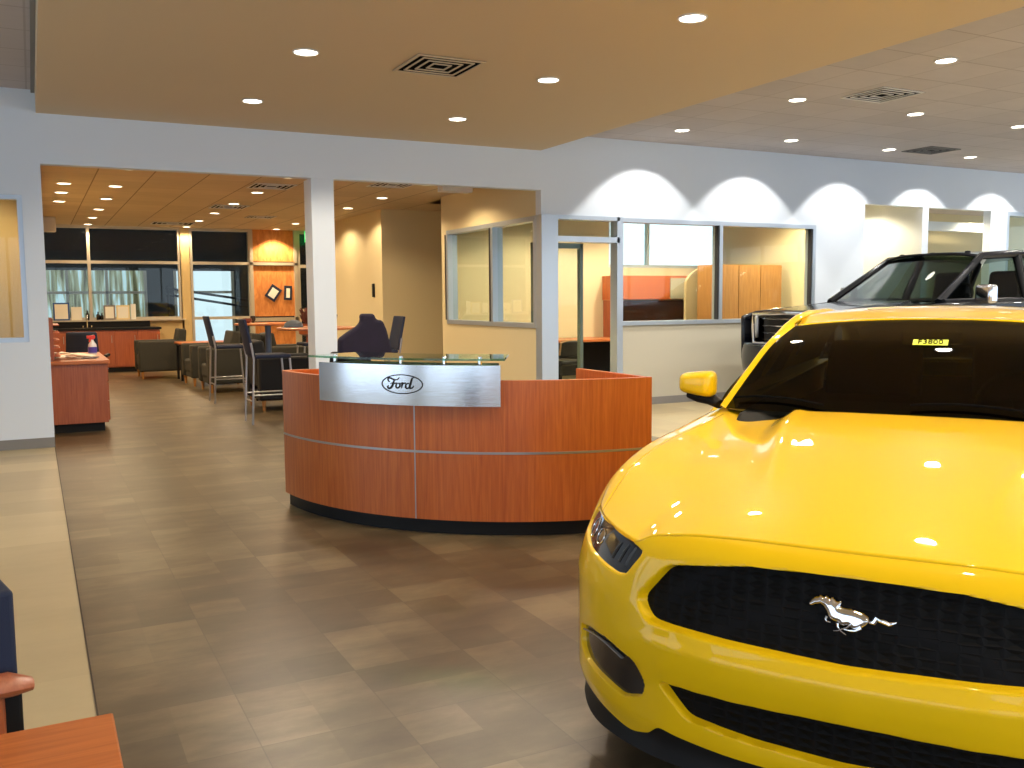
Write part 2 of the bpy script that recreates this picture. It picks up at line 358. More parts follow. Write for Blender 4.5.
# service bay behind the far windows
S('floor_bay', MB().box(-6, 9, YB+.15, 31, -.1, 0), mat('bay_concrete', (.30, .28, .22), .5, noise=.2, nscale=3))
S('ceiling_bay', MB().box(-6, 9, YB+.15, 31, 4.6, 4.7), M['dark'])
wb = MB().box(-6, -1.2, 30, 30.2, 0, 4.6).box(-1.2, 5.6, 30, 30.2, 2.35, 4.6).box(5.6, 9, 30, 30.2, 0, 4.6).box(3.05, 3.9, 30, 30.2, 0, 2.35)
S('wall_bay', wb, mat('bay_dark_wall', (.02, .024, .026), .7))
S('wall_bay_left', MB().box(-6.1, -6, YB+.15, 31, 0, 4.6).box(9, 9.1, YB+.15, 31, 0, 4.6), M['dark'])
def door_glass():
    m, nt, b = newmat('ribbed_translucent_door')
    tc = nt.nodes.new('ShaderNodeTexCoord'); mp = nt.nodes.new('ShaderNodeMapping'); mp.inputs['Scale'].default_value = (3.4, 1, .25)
    n = nt.nodes.new('ShaderNodeTexNoise'); n.inputs['Scale'].default_value = 2.2; n.inputs['Detail'].default_value = 5; n.inputs['Distortion'].default_value = .3
    r = nt.nodes.new('ShaderNodeValToRGB'); e = r.color_ramp.elements
    e[0].position = .36; e[0].color = (.07, .07, .03, 1); e[1].position = .64; e[1].color = (.62, .88, 1, 1); k = e.new(.5); k.color = (.30, .34, .22, 1)
    nt.links.new(tc.outputs['Object'], mp.inputs[0]); nt.links.new(mp.outputs[0], n.inputs['Vector']); nt.links.new(n.outputs['Fac'], r.inputs[0])
    nt.links.new(r.outputs[0], b.inputs['Base Color']); nt.links.new(r.outputs[0], b.inputs['Emission Color']); b.inputs['Emission Strength'].default_value = .75
    return m
dg = door_glass(); dgw = emis('open_bay_daylight', (.72, .9, 1), 1.15)
for i, (x0, x1) in enumerate(((-1.2, 3.05), (3.9, 5.6))):
    o = S('window_%d' % (11+i), MB().box(x0, x1, 30.02, 30.06, 0, 2.35), (dg, dgw)[i], ['daylit translucent bay door beyond the wide lounge window', 'daylit translucent bay door beyond the tall lounge window'][i])
    k = MB()
    n = int((x1-x0)/.9)
    for j in range(n+1):
        xx = x0+(x1-x0)*j/n; k.box(xx-.04, xx+.04, 29.95, 30.02, 0, 2.35)
    for zz in (.9, 1.7): k.box(x0, x1, 29.95, 30.02, zz-.04, zz+.04)
    k.build('mullions', M['alu_warm'], o)
# truss braces seen through the tall window
o = MB().tube([(2.9, 24, 1.75), (6.8, 24.3, 1.15)], .03, 8).tube([(2.9, 24, 1.6), (6.8, 24.3, .95)], .03, 8).tube([(2.95, 24, 0), (2.95, 24, 1.8)], .03, 8).tube([(6.7, 24.3, 0), (6.7, 24.3, 1.3)], .03, 8).build('lift_ramp', M['black'])
tag(o, 'dark sloping twin rails of a lift seen through the tall far window', 'lift')
for i, (x, y, x2, lb) in enumerate(((.2, 24.5, 1.0, 'white tube lamp in the dark bay behind the wide lounge window'), (4.1, 25, 5.5, 'white tube lamp in the dark bay behind the tall lounge window'))):
    o = MB().tube([(x, y, 3.35-.02*i), (x2, y, 3.35)], .05, 8).build('tube_lamp', emis('bay_tube', (1, 1, .95), 4)); tag(o, lb, 'lamp')

# ------------------------------------------------------------------ downlights
def spot(parent, loc, e, col, size=150, blend=.35, r=.07):
    l = bpy.data.lights.new('lamp', 'SPOT'); l.energy = e; l.color = col; l.spot_size = math.radians(size); l.spot_blend = blend; l.shadow_soft_size = r
    o = bpy.data.objects.new('lamp', l); COL.objects.link(o); o.parent = parent; o.location = loc; return o
def make_downlight(m):
    root = empty('downlight', (0, 0, 0))
    MB().lathe([(.098, -.002), (.098, -.008), (.088, -.012), (.08, -.004), (.08, -.002)], n=28).build('trim_ring', M['trimring'], root, smooth=True)
    MB().lathe([(.001, -.003), (.081, -.003), (.081, -.006), (.001, -.006)], n=28).build('lens', m, root)
    return root
dlc, dlw = None, None
def downlight(x, y, z, warm, label, group, e, col, size=150, blend=.35, tilt=0):
    global dlc, dlw
    if warm:
        if dlw is None: dlw = make_downlight(M['lampw']); r = dlw
        else: r = copy_tree_nolamp(dlw)
    else:
        if dlc is None: dlc = make_downlight(M['lamp']); r = dlc
        else: r = copy_tree_nolamp(dlc)
    r.location = (x, y, z); tag(r, label, 'ceiling light', group)
    l = spot(r, (0, 0, -.03), e, col, size, blend); l.rotation_euler = (math.radians(tilt), 0, 0)
    return r
def copy_tree_nolamp(o):
    c = o.copy(); COL.objects.link(c)
    for ch in [x for x in bpy.data.objects if x.parent == o and x.type == 'MESH']:
        k = ch.copy(); COL.objects.link(k); k.parent = c
    return c
WS, WW, WB = (1, .86, .66), (1, .95, .86), (1, .76, .47)
E_S, E_T, E_B = 125, 110, 84
nm = {0: 'nearest the camera', 1: 'in the middle', 2: 'nearest the header beam'}
for i, x in enumerate((1.878, 3.92)):
    for j, y in enumerate((5.02, 6.93, 8.80)):
        if i == 0 and j == 0: lb = 'round recessed light in the tan soffit, left row, nearest the camera'
        downlight(x, y, ZS, False, 'round recessed light in tan soffit, %s row, %s' % (('left', 'right')[i], nm[j]), 'soffit downlights', E_S, WS)
for x in (1.878, 3.92):
    for y in (1.2, 3.1, -1.0, -3):
        downlight(x, y, ZS, False, 'round recessed light in the tan soffit above or behind the camera', 'soffit downlights overhead', E_S*.7, WS)
xs = [7.16, 8.93, 10.745, 12.45, 14.2, 15.9]; ys = [9.35, 7.42, 5.65, 3.8, 1.9, 0.0, -2]
xn = ['column nearest the soffit', 'second column', 'third column', 'fourth column', 'fifth column', 'column farthest right']
yn = ['row washing the wall', 'second row from wall', 'third row', 'fourth row', 'fifth row', 'sixth row', 'seventh row']
for i, x in enumerate(xs):
    for j, y in enumerate(ys):
        if j >= 3 and i % 2: continue
        if x > 9.5 and j >= 5: continue
        downlight(x, y, ZT, False, 'round light in grey tile ceiling, %s, %s' % (yn[j], xn[i]), 'showroom tile-ceiling downlights', 130 if j == 0 else E_T, WW, 85 if j == 0 else 150, .13 if j == 0 else .35, 27.5 if j == 0 else 0)
bx_ = [.45, 1.083, 2.98, 4.88]; by_ = [11.98, 13.85, 15.6, 17.4, 19.15, 20.81]
bn = ['leftmost row', 'second row', 'row over bar tables', 'row by cream wall']
ordn = ['nearest the header', 'second from the header', 'third from the header', 'fourth from the header', 'second from the far windows', 'nearest the far windows']
for i, x in enumerate(bx_):
    for j, y in enumerate(by_):
        yy = y
        if i == 0:
            if j not in (1, 2, 3): continue
            yy = {1: 13.78, 2: 14.92, 3: 16.24}[j]
        if i == 3 and y > 20: continue
        downlight(x, yy, ZB, True, 'warm light in lounge ceiling, %s, %s' % (bn[i], ordn[j]), 'lounge downlights', E_B*(.6 if i == 0 else 1), WB)
downlight(-1.2, 11.4, ZB, True, 'warm recessed light in the room behind the left window', 'lounge downlights', E_B*2.2, WB)
for (x, y, lb) in ((7.2, 11.9, 'left'), (9.0, 11.9, 'middle'), (10.4, 11.0, 'right')):  # the right-hand lamp is added, unseen, to brighten the oak cabinet
    downlight(x, y, ZB, True, 'recessed light inside the office, %s one' % lb, 'office downlights', 260, (1, .84, .58))
for (x, y, lb) in ((11.95, 11.3, 'first'), (13.5, 10.95, 'second'), (15.7, 11.3, 'third')):
    downlight(x, y, ZB, True, 'recessed light inside the side room, behind the %s opening' % lb, 'side-room downlights', 140, (1, .84, .55))
# wall-washing lamp above the plywood
downlight(4.87, 20.80, ZB, True, 'warm recessed light shining on the plywood panel', 'lounge downlights', 230, WB, 120, .4)

# ceiling vents
def vent(name, x, y, z, w, l, label, group, m='trimring'):
    r = empty(name, (x, y, z), 0, label, 'ceiling vent', group)
    MB().box(-w/2, w/2, -l/2, l/2, -.004, -.001).build('dark_back', M['dark'], r)
    f = MB()
    for k in range(4):
        a, b = w/2*(1-k*.24), l/2*(1-k*.24); t = .012 if k else .022
        zz = -.004-.008
        f.box(-a, a, -b, -b+t, zz, -.001).box(-a, a, b-t, b, zz, -.001).box(-a, -a+t, -b+t, b-t, zz, -.001).box(a-t, a, -b+t, b-t, zz, -.001)
    f.build('louvre_frame', M[m], r)
    return r
vent('ceiling_vent', 2.92, 6.9, ZS, .56, .56, 'square louvred air vent in the tan soffit', 'ceiling vents', 'soffit')
vent('ceiling_vent', 7.78, 6.88, ZT, .58, .56, 'square louvred vent in the grey tile ceiling above the truck', 'ceiling vents')
vent('ceiling_vent', 11.35, 9.15, ZT, .6, .5, 'dark square vent near the white wall at the right', 'ceiling vents', 'base')
vent('ceiling_vent', 3.0, 13.03, ZB, .57, .6, 'louvred vent in the lounge ceiling nearest the header', 'ceiling vents')
vent('ceiling_vent', 3.0, 16.15, ZB, .57, .6, 'louvred vent in the lounge ceiling second from the header', 'ceiling vents')
vent('ceiling_vent', 2.6, 20.0, ZB, .8, .6, 'louvred vent in the lounge ceiling closest to the far windows', 'ceiling vents')
vent('ceiling_vent', 3.9, 17.9, ZB, .5, .5, 'small vent in the lounge ceiling near the exit sign', 'ceiling vents')
vent('ceiling_vent', 4.45, 12.2, ZB, .55, .6, 'louvred vent in the lounge ceiling right of the white post', 'ceiling vents')

# ------------------------------------------------------------------ reception desk
CX, CY, R0 = 3.456, 6.613, 1.93
def pol(r, deg, z=0): a = math.radians(deg); return (CX+r*math.cos(a), CY+r*math.sin(a), z)
def arc(mb, r0, r1, d0, d1, z0, z1, n=48):
    vs = []; fs = []
    for i in range(n+1):
        d = d0+(d1-d0)*i/n
        vs += [pol(r0, d, z0), pol(r1, d, z0), pol(r1, d, z1), pol(r0, d, z1)]
    for i in range(n):
        a = i*4; b = a+4
        for k in range(4): fs.append((a+k, a+(k+1) % 4, b+(k+1) % 4, b+k))
    fs += [(0, 1, 2, 3), (n*4, n*4+1, n*4+2, n*4+3)]
    return mb.add(vs, fs)
rd = empty('reception_desk', (0, 0, 0), 0, 'curved cherry-wood reception desk with brushed steel logo panel and glass top', 'desk')
D0, DM, D1 = -176.5, -137, -92.8
for (a, b) in ((D0, DM-.12), (DM+.12, D1)):
    arc(MB(), R0-.04, R0, a, b, .09, .503).build('front_panel', M['cherry'], rd, smooth=True)
    arc(MB(), R0-.04, R0, a, b, .517, .95).build('front_panel', M['cherry'], rd, smooth=True)
arc(MB(), R0-.045, R0+.003, D0, D1, .503, .517).build('metal_band', M['steel_leg'], rd, smooth=True)
arc(MB(), R0-.04, R0+.001, DM-.12, DM+.12, .09, .95, 2).build('metal_seam', M['steel_leg'], rd)
arc(MB(), R0-.10, R0-.03, D0, D1, 0, .09).build('kick_base', M['black'], rd, smooth=True)
# straight returns at both ends, running back from the curve
q = pol(R0, D1)
MB().box(q[0]-.02, q[0]+.02, q[1]+.01, q[1]+.85, 0.09, .95).build('return_panel', M['cherry'], rd)
q2 = pol(R0, D0)
MB().box(q2[0]+.01, q2[0]+.75, q2[1]+.0, q2[1]+.04, 0.09, .95).build('return_panel', M['cherry'], rd)
arc(MB(), R0-.62, R0-.05, D0+2, D1-2, .71, .74).build('worktop', M['cherry_h'], rd, smooth=True)
SA0, SA1 = -157.3, -120.7
RS = R0+.07
st = arc(MB(), RS-.012, RS, SA0, SA1, .80, 1.045, 32).build('steel_panel', M['steel'], rd, smooth=True)
arc(MB(), RS-.30, RS-.03, SA0+1.0, SA1-1.0, .955, 1.04, 32).build('counter_box', M['black'], rd, smooth=True)
arc(MB(), RS-.42, RS+.03, SA0-2.2, SA1+.8, 1.075, 1.088, 40).build('glass_top', M['glass_edge'], rd, smooth=True)
for d_ in (-155, -139.5, -131, -124.5):
    MB().lathe([(.013, 1.04), (.013, 1.092), (.009, 1.097)], pol(RS-.07, d_), 12).build('standoff', M['chrome'], rd, smooth=True)
# logo: oval ring with handwritten script, laid on the curved steel
LC, LZ = -138.3, .928   # centre of oval
LW, LH = .137, .057
def lpt(u, v, off=.002):   # u right, v up in metres
    d = LC+math.degrees(u/RS); return pol(RS+off, d, LZ+v)
ring = MB()
ring.tube([lpt(LW*math.cos(2*PI*k/64), LH*math.sin(2*PI*k/64)) for k in range(64)], .0034, 6, closed=True)
def bez(pts, n=10):
    """Catmull-Rom through points"""
    P = [pts[0]]+list(pts)+[pts[-1]]; out = []
    for i in range(1, len(P)-2):
        for k in range(n):
            t = k/n; a, b, c, d = P[i-1], P[i], P[i+1], P[i+2]
            out.append(tuple(.5*((2*b[j])+(-a[j]+c[j])*t+(2*a[j]-5*b[j]+4*c[j]-d[j])*t*t+(-a[j]+3*b[j]-3*c[j]+d[j])*t**3) for j in (0, 1)))
    out.append(pts[-1]); return out
def stroke(pts, r):
    c = bez(pts); n = len(c)
    rr = [r*(.5+.7*math.sin(PI*(i/(n-1))**.9)) for i in range(n)]
    lg.tube([lpt(x, y) for x, y in c], rr, 6)
lg = ring
# F: looping top bar, stem with hook, cross stroke
stroke([(-.083, .012), (-.094, .022), (-.090, .036), (-.072, .034), (-.050, .026), (-.030, .028), (-.016, .040)], .0042)
stroke([(-.050, .028), (-.058, .006), (-.068, -.016), (-.084, -.028), (-.098, -.020), (-.092, -.010)], .0055)
stroke([(-.078, .002), (-.062, .006), (-.045, .004), (-.036, .010)], .0034)
# o
stroke([(-.018, .006), (-.034, .002), (-.040, -.014), (-.030, -.024), (-.016, -.016), (-.012, -.002), (-.020, .006), (-.006, .004)], .0042)
# r
stroke([(-.004, .004), (.004, .008), (.002, -.006), (-.004, -.024)], .0045)
stroke([(.000, -.010), (.010, .004), (.022, .008), (.024, .000)], .0036)
# d
stroke([(.052, .002), (.040, .006), (.028, -.004), (.028, -.020), (.040, -.025), (.052, -.012), (.058, .006)], .0042)
stroke([(.082, .040), (.070, .036), (.062, .014), (.054, -.012), (.056, -.024), (.070, -.020), (.080, -.008)], .005)
o = lg.build('logo_lettering', M['black'], st, smooth=True); o['label'] = 'dark oval ring with the script word Ford'

# chair behind the desk with jacket
def office_chair(root, fab, h=1.0):
    MB().box(-.24, .24, -.23, .23, .44, .52).build('seat', fab, root, bevel=.03, seg=3)
    MB().grid(lambda u, v: (u*.23*(1-.12*v), .22+.04*v+.05*u*u*-1, .56+v*(h-.56)), np.linspace(-1, 1, 9), np.linspace(0, 1, 9)).build('backrest', fab, root, solid=.06, bevel=.02, smooth=True)
    MB().tube([(0, 0, .1), (0, 0, .44)], .03).build('post', M['black'], root, smooth=True)
    b = MB()
    for k in range(5):
        a = 2*PI*k/5; b.tube([(0, 0, .12), (.28*math.cos(a), .28*math.sin(a), .07)], [.03, .018])
    b.build('star_base', M['black'], root, smooth=True)
    for k in range(5):
        a = 2*PI*k/5; MB().lathe([(.001, -.02), (.03, -.02), (.03, .02), (.001, .02)], (.28*math.cos(a), .28*math.sin(a), .03), 14, 'x').build('caster', M['black'], root, smooth=True)
oc = empty('office_chair', (2.47, 8.22, 0), math.radians(190), 'black swivel chair behind the reception desk, a dark jacket over its back', 'chair')
office_chair(oc, M['black'], .98)
pu = mat('dark_purple_cloth', (.010, .006, .022), .9, noise=.5, nscale=8)
ol = [(-.255,.93),(-.25,1.10),(-.17,1.155),(-.09,1.20),(-.045,1.245),(-.05,1.315),(.075,1.315),(.085,1.262),(.15,1.255),(.185,1.17),(.245,.93),(.12,.945),(0,.925),(-.12,.94)]
j = MB().prism([(x, z) for x, z in ol], -.05, .05, 'xz').build('jacket', pu, None, bevel=.03, seg=3)
j.location = (2.60, 7.88, 0); tag(j, 'dark purple-black jacket hung over the chair back behind the glass counter', 'jacket')

# ------------------------------------------------------------------ lounge furniture
def armchair(root, fab=None):
    fab = fab or M['greyfab']
    # faces -x ; width along y
    MB().box(-.40, .26, -.27, .27, .22, .44).build('seat_cushion', fab, root, bevel=.04, seg=3)
    MB().prism([(.22, .30), (.40, .30), (.46, .90), (.32, .92), (.22, .46)], -.27, .27, 'xz').build('backrest', fab, root, bevel=.03, seg=3)
    for s in (-1, 1):
        MB().box(-.42, .42, s*.36-.085, s*.36+.085, .14, .70).build('armrest', fab, root, bevel=.03, seg=3)
    MB().box(-.38, .40, -.28, .28, .14, .24).build('base_frame', fab, root)
    for sx in (-.36, .36):
        for sy in (-.38, .38):
            MB().lathe([(.018, 0), (.028, .14)], (sx, sy, 0), 12).build('leg', M['oak'], root, smooth=True)
a1 = empty('armchair', (2.12, 18.75, 0), 0, 'charcoal lounge armchair nearest the cabinets, facing left', 'armchair', 'charcoal lounge armchairs')
armchair(a1)
copy_tree(a1, (2.72, 16.75, 0), .05, 'charcoal lounge armchair between the wood side table and the nearer armchair')
copy_tree(a1, (2.78, 15.35, 0), .02, 'nearest charcoal lounge armchair, behind the tall stools')
a4 = copy_tree(a1, (3.75, 15.3, 0), PI, 'dark armchair facing right behind the bar table')
a5 = empty('armchair', (2.98, 12.55, 0), PI, 'black armchair close behind the nearer bar stool', 'armchair', 'charcoal lounge armchairs')
armchair(a5, mat('black_upholstery', (.006, .006, .008), .8))
et = empty('side_table', (2.75, 17.85, 0), 0, 'low wood side table with dark edge between the armchairs', 'table')
MB().box(-.45, .45, -.3, .3, .66, .69).build('tabletop', M['cherry_h'], et, bevel=.006)
MB().box(-.45, .45, -.3, .3, .64, .66).build('apron', M['black'], et)
for sx in (-.4, .4):
    for sy in (-.25, .25): MB().box(sx-.02, sx+.02, sy-.02, sy+.02, 0, .64).build('leg', M['black'], et)

def stool(root):
    # faces +x, back at x=-.22 ; legs splay slightly
    sm = M['steel_leg']
    MB().box(-.20, .22, -.21, .21, .765, .81).build('seat', M['navy'], root, bevel=.02, seg=3)
    MB().grid(lambda u, v: (-.22-.09*v-.03*(u*u-1)*-1, u*.20*(1-.06*v), .80+.42*v), np.linspace(-1, 1, 9), np.linspace(0, 1, 7)).build('backrest', M['navy'], root, solid=.03, bevel=.008, smooth=True)
    for s in (-1, 1):
        MB().tube([(-.25, s*.21, 0), (-.215, s*.205, .76), (-.245, s*.205, .95)], .0125, 8).build('leg', sm, root, smooth=True)
        MB().tube([(.25, s*.21, 0), (.20, s*.205, .76)], .0125, 8).build('leg', sm, root, smooth=True)
        MB().tube([(-.235, s*.21, .34), (.23, s*.21, .34)], .009, 8).build('stretcher', sm, root, smooth=True)
    MB().tube([(.235, -.21, .27), (.235, .21, .27)], .009, 8).build('footrest', sm, root, smooth=True)
    MB().tube([(-.238, -.21, .27), (-.238, .21, .27)], .009, 8).build('footrest', sm, root, smooth=True)
s1 = empty('bar_stool', (2.46, 13.62, 0), 0, 'blue-backed metal bar stool, the farther and left of the two', 'bar stool', 'blue bar stools')
stool(s1)
copy_tree(s1, (2.46, 11.10, 0), 0, 'blue-backed metal bar stool nearest the reception desk')
copy_tree(s1, (3.72, 13.7, 0), PI, 'blue bar stool on the far side of the farther bar table')
copy_tree(s1, (3.85, 11.2, 0), PI, 'blue bar stool partly hidden by the white post')

def bar_table(root):
    MB().lathe([(.001, 1.08), (.46, 1.08), (.475, 1.087), (.475, 1.105), (.46, 1.112), (.001, 1.112)], n=40).build('tabletop', M['cherry_h'], root, smooth=True)
    MB().tube([(0, 0, .05), (0, 0, 1.08)], .045, 16).build('pole', M['darkblue'], root, smooth=True)
    b = MB()
    for k in range(4):
        a = PI/4+PI*k/2; b.tube([(0, 0, .07), (.34*math.cos(a), .34*math.sin(a), .02)], [.035, .018], 8)
    b.build('star_base', M['black'], root, smooth=True)
t1 = empty('bar_table', (3.04, 13.7, 0), 0, 'tall round wood-topped bar table, the farther one', 'table', 'tall bar tables')
bar_table(t1)
copy_tree(t1, (3.06, 11.15, 0), 0, 'tall round wood-topped bar table beside the white post')
c = MB().lathe([(.11, 0), (.115, .01), (.105, .045), (.07, .075), (.02, .088), (.001, .09)], (2.78, 11.15, 1.113), 24)
c.prism([(2.66, 11.08), (2.72, 11.06), (2.72, 11.24), (2.66, 11.22), (2.63, 11.15)], 1.114, 1.121)
o = c.build('cap', mat('grey_cap_cloth', (.12, .14, .16), .8), smooth=True); tag(o, 'grey peaked cap lying on the bar table beside the post', 'cap')
for (x, y, lb, cl, r, h) in ((2.72, 13.58, 'small red-brown bowl on the farther bar table', (.22, .05, .03), .07, .07), (2.86, 13.85, 'small dark jar on the farther bar table', (.03, .025, .02), .04, .10)):
    o = MB().lathe([(.5*r, 0), (r, h*.5), (r*.9, h), (r*.8, h), (r*.7, h*.5)], (x, y, 1.113), 20).build('bowl' if r > .05 else 'jar', mat('glaze', cl, .3), smooth=True); tag(o, lb, 'bowl' if r > .05 else 'jar')

# left desk behind the wall end
dk = empty('pedestal_desk', (0, 0, 0), 0, 'cherry desk with papers on top behind the left wall end', 'desk')
MB().box(.14, .70, 11.22, 13.0, .10, .755).build('body', M['cherry_d'], dk, bevel=.004)
MB().box(.13, .735, 11.18, 13.05, .755, .795).build('desktop', M['cherry_h'], dk, bevel=.006)
MB().box(.16, .66, 11.28, 12.95, 0, .10).build('kick_base', M['black'], dk)
for k, (z0, z1) in enumerate(((.12, .33), (.34, .54), (.55, .745))):
    for (y0, y1) in ((11.26, 12.0),):
        dr = MB().box(.70, .718, y0, y1, z0, z1).build('drawer', M['cherry_d'], dk, bevel=.003)
        MB().tube([(.735, y0+.3, (z0+z1)/2+.03), (.735, y0+.44, (z0+z1)/2+.03)], .006, 8).build('handle', M['chrome'], dr)
for i, (x, y, rz, s, lb) in enumerate(((.29, 11.62, .2, 1.25, 'open white papers on the cherry desk, left sheets'), (.42, 12.05, -.25, 1.5, 'white sheet on the cherry desk beside the dark notebook'), (.30, 12.5, .1, 1, 'white papers at the back of the cherry desk'))):
    mb = MB().grid(lambda u, v: (u*.14*s, v*.105*s, .002+.030*(1-abs(u))*(.4+.6*abs(v))), np.linspace(-1, 1, 9), np.linspace(-1, 1, 5))
    o = mb.build('paper', M['paper'], smooth=True, solid=.002); o.location = (x, y, .803); o.rotation_euler = (0, 0, rz); tag(o, lb, 'paper', 'papers on the cherry desk')
o = MB().box(-.08, .08, -.11, .11, 0, .012).build('notebook', mat('dark_cover', (.03, .02, .04), .5), bevel=.003); o.location = (.56, 11.62, .797); o.rotation_euler = (0, 0, -.2); tag(o, 'dark notebook at the front of the cherry desk', 'notebook')
sb = empty('spray_bottle', (.62, 12.25, .797), .3, 'clear spray bottle with red trigger and blue label on the desk', 'bottle')
MB().lathe([(.03, 0), (.048, .01), (.05, .09), (.045, .13), (.02, .17), (.016, .19)], n=20).build('body', mat('bottle_plastic', (.75, .75, .85), .2), sb, smooth=True)
MB().lathe([(.051, .03), (.0512, .10)], n=20).build('blue_label', mat('label_blue', (.08, .06, .45), .4), sb, smooth=True)
MB().prism([(-.06, .20), (-.06, .235), (.03, .24), (.035, .21), (.018, .19), (-.012, .19), (-.03, .155), (-.038, .16), (-.03, .205)], -.014, .014, 'xz').build('trigger', mat('trigger_red', (.7, .05, .04), .4), sb, bevel=.003)
bc = empty('office_chair', (.62, 14.35, 0), math.radians(170), 'blue upholstered chair behind the cherry desk', 'chair')
office_chair(bc, M['navy'], 1.02)
for s in (-1, 1): MB().box(s*.29-.025, s*.29+.025, -.18, .16, .66, .70).build('armrest', M['black'], bc, bevel=.01)
# slatted rack against the wall end
rk = empty('magazine_rack', (.20, 11.95, 0), 0, 'red wood ladder rack standing at the left edge of the cherry desk', 'rack')
for y_ in (-.62, .1): MB().box(-.045, -.01, y_, y_+.035, .80, 1.26).build('upright', M['cherry_d'], rk)
for k in range(5): MB().box(-.01, .05, -.62, .13, .84+k*.085, .852+k*.085).build('shelf', M['cherry'], rk)

# back counter with cabinets
bcab = empty('base_cabinet', (0, 0, 0), 0, 'cherry base cabinets under the wide lounge window', 'cabinet')
MB().box(.13, 2.33, 20.52, 21.08, .10, .86).build('body', M['cherry_d'], bcab)
MB().box(.13, 2.30, 20.56, 21.06, 0, .10).build('kick_base', M['black'], bcab)
for k in range(5):
    x0 = .13+k*.44; dr = MB().box(x0+.006, x0+.434, 20.50, 20.52, .12, .85).build('door', M['cherry_d'], bcab, bevel=.003)
    MB().tube([(x0+.39, 20.48, .6), (x0+.39, 20.48, .75)], .006, 6).build('handle', M['steel_leg'], dr)
o = MB().box(.13, 2.36, 20.47, 21.09, .86, .905).box(.13, 2.2, 21.02, 21.09, .905, 1.028).build('countertop', M['black'], bevel=.004); tag(o, 'black countertop and upstand on the far cherry cabinets', 'countertop')
fc = MB().tube([(.98, 20.85, .906), (.98, 20.85, 1.12), (.98, 20.80, 1.17), (.98, 20.72, 1.15), (.98, 20.70, 1.10)], .012, 8).tube([(.9, 20.85, .906), (.9, 20.85, .95)], .014, 8).tube([(1.06, 20.85, .906), (1.06, 20.85, .95)], .014, 8).build('faucet', M['chrome'], smooth=True)
tag(fc, 'chrome faucet on the far black countertop', 'faucet')
# things on the window sill
sill = MB().box(.125, 2.92, 20.98, YB+.13, 1.03, 1.06); S('trim_5', sill, M['alu_warm'], 'sill under the wide lounge window')
for i, (x, w, h, cl, lb) in enumerate(((.52, .30, .36, (.04, .10, .30), 'blue-framed notice on the sill, leftmost'), (.80, .2, .27, (.82, .78, .66), 'cream card on the sill left of the mullion'), (1.42, .22, .30, (.25, .2, .16), 'brown-framed picture on the sill right of the mullion'), (1.68, .26, .30, (.80, .66, .35), 'yellow card on the sill'), (1.88, .1, .32, (.85, .84, .8), 'narrow white card on the sill, rightmost'))):
    r = empty('picture_frame', (x, 21.04, 1.06), 0, lb, 'picture frame', 'cards on the far window sill')
    MB().box(-w/2, w/2, -.015, .015, 0, h).build('frame', mat('frame_%d' % i, cl, .5), r)
    MB().box(-w/2+.03, w/2-.03, -.018, -.0155, .03, h-.03).build('sheet', M['paper'], r)
for i, (x, h) in enumerate(((1.0, .2), (1.2, .17), (1.27, .14))):
    o = MB().lathe([(.03, 0), (.035, .01), (.035, h*.6), (.014, h*.75), (.014, h)], (x, 21.02, 1.06), 14).build('bottle', M['blackgloss'], smooth=True)
    tag(o, ['tall dark bottle on the far sill left of the mullion', 'dark bottle on the far sill right of the mullion', 'shortest dark bottle on the far sill'][i], 'bottle', 'dark bottles on the far sill')

# exit sign, ceiling boxes, clipboards, wall phone
ex = empty('exit_sign', (5.63, 20.6, 2.71), 0, 'green lit exit sign above the glazed door beside the post', 'sign')
MB().box(-.19, .19, -.03, .03, 0, .24).build('housing', mat('sign_green', (.02, .3, .06), .4, emit=(.02, .8, .15), estr=1.2), ex)
MB().box(-.015, .015, -.02, .02, .24, .29).build('bracket', M['trimring'], ex)
def text_mesh(name, body, size, m, parent, loc, rot, label=None, extrude=.002):
    cu = bpy.data.curves.new(name, 'FONT'); cu.body = body; cu.size = size; cu.align_x = 'CENTER'; cu.align_y = 'CENTER'; cu.extrude = extrude
    t = bpy.data.objects.new(name, cu); COL.objects.link(t); bpy.context.view_layer.update()
    me = bpy.data.meshes.new_from_object(t.evaluated_get(bpy.context.evaluated_depsgraph_get()))
    bpy.data.objects.remove(t); me.materials.clear(); me.materials.append(m)
    o = bpy.data.objects.new(name, me); COL.objects.link(o); o.parent = parent; o.location = loc; o.rotation_euler = rot
    return o
text_mesh('lettering', 'EXIT', .20, emis('exit_letters', (.5, 1, .6), 2), ex, (0, -.033, .12), (PI/2, 0, 0))
o = MB().box(-.22, .22, -.09, .09, -.14, 0).build('ceiling_light_box', mat('white_box', (.75, .74, .78), .4), bevel=.01); o.location = (5.12, 11.6, ZB); tag(o, 'white box fixture on the lounge ceiling near the office corner', 'ceiling fixture')
o = MB().box(-.12, .12, -.06, .06, -.28, 0).build('ceiling_speaker', mat('white_box2', (.7, .66, .6), .4), bevel=.02); o.location = (.34, 19.3, ZB); tag(o, 'small white box fixture on the far left of the lounge ceiling', 'ceiling fixture')
for i, (x, rz, w, h, lb) in enumerate(((4.83, .6, .20, .26, 'dark clipboard with white sheet, tilted on the plywood'), (5.16, .05, .12, .26, 'narrow dark clipboard with white sheet on the plywood'))):
    r = empty('clipboard', (x, YB+.02, 1.60), 0, lb, 'clipboard', 'clipboards on the plywood'); r.rotation_euler = (0, rz, 0)
    MB().box(-w/2-.03, w/2+.03, -.012, .0, -h/2-.03, h/2+.03).build('board', M['navy'], r, bevel=.004)
    MB().box(-w/2+.02, w/2-.02, -.016, -.0125, -h/2+.02, h/2-.03).build('sheet', M['paper'], r)
o = MB().box(5.44, 5.47, 16.0, 16.09, 1.48, 1.72).build('wall_phone', M['black'], bevel=.006); tag(o, 'black wall phone on the edge of the cream wall', 'phone')
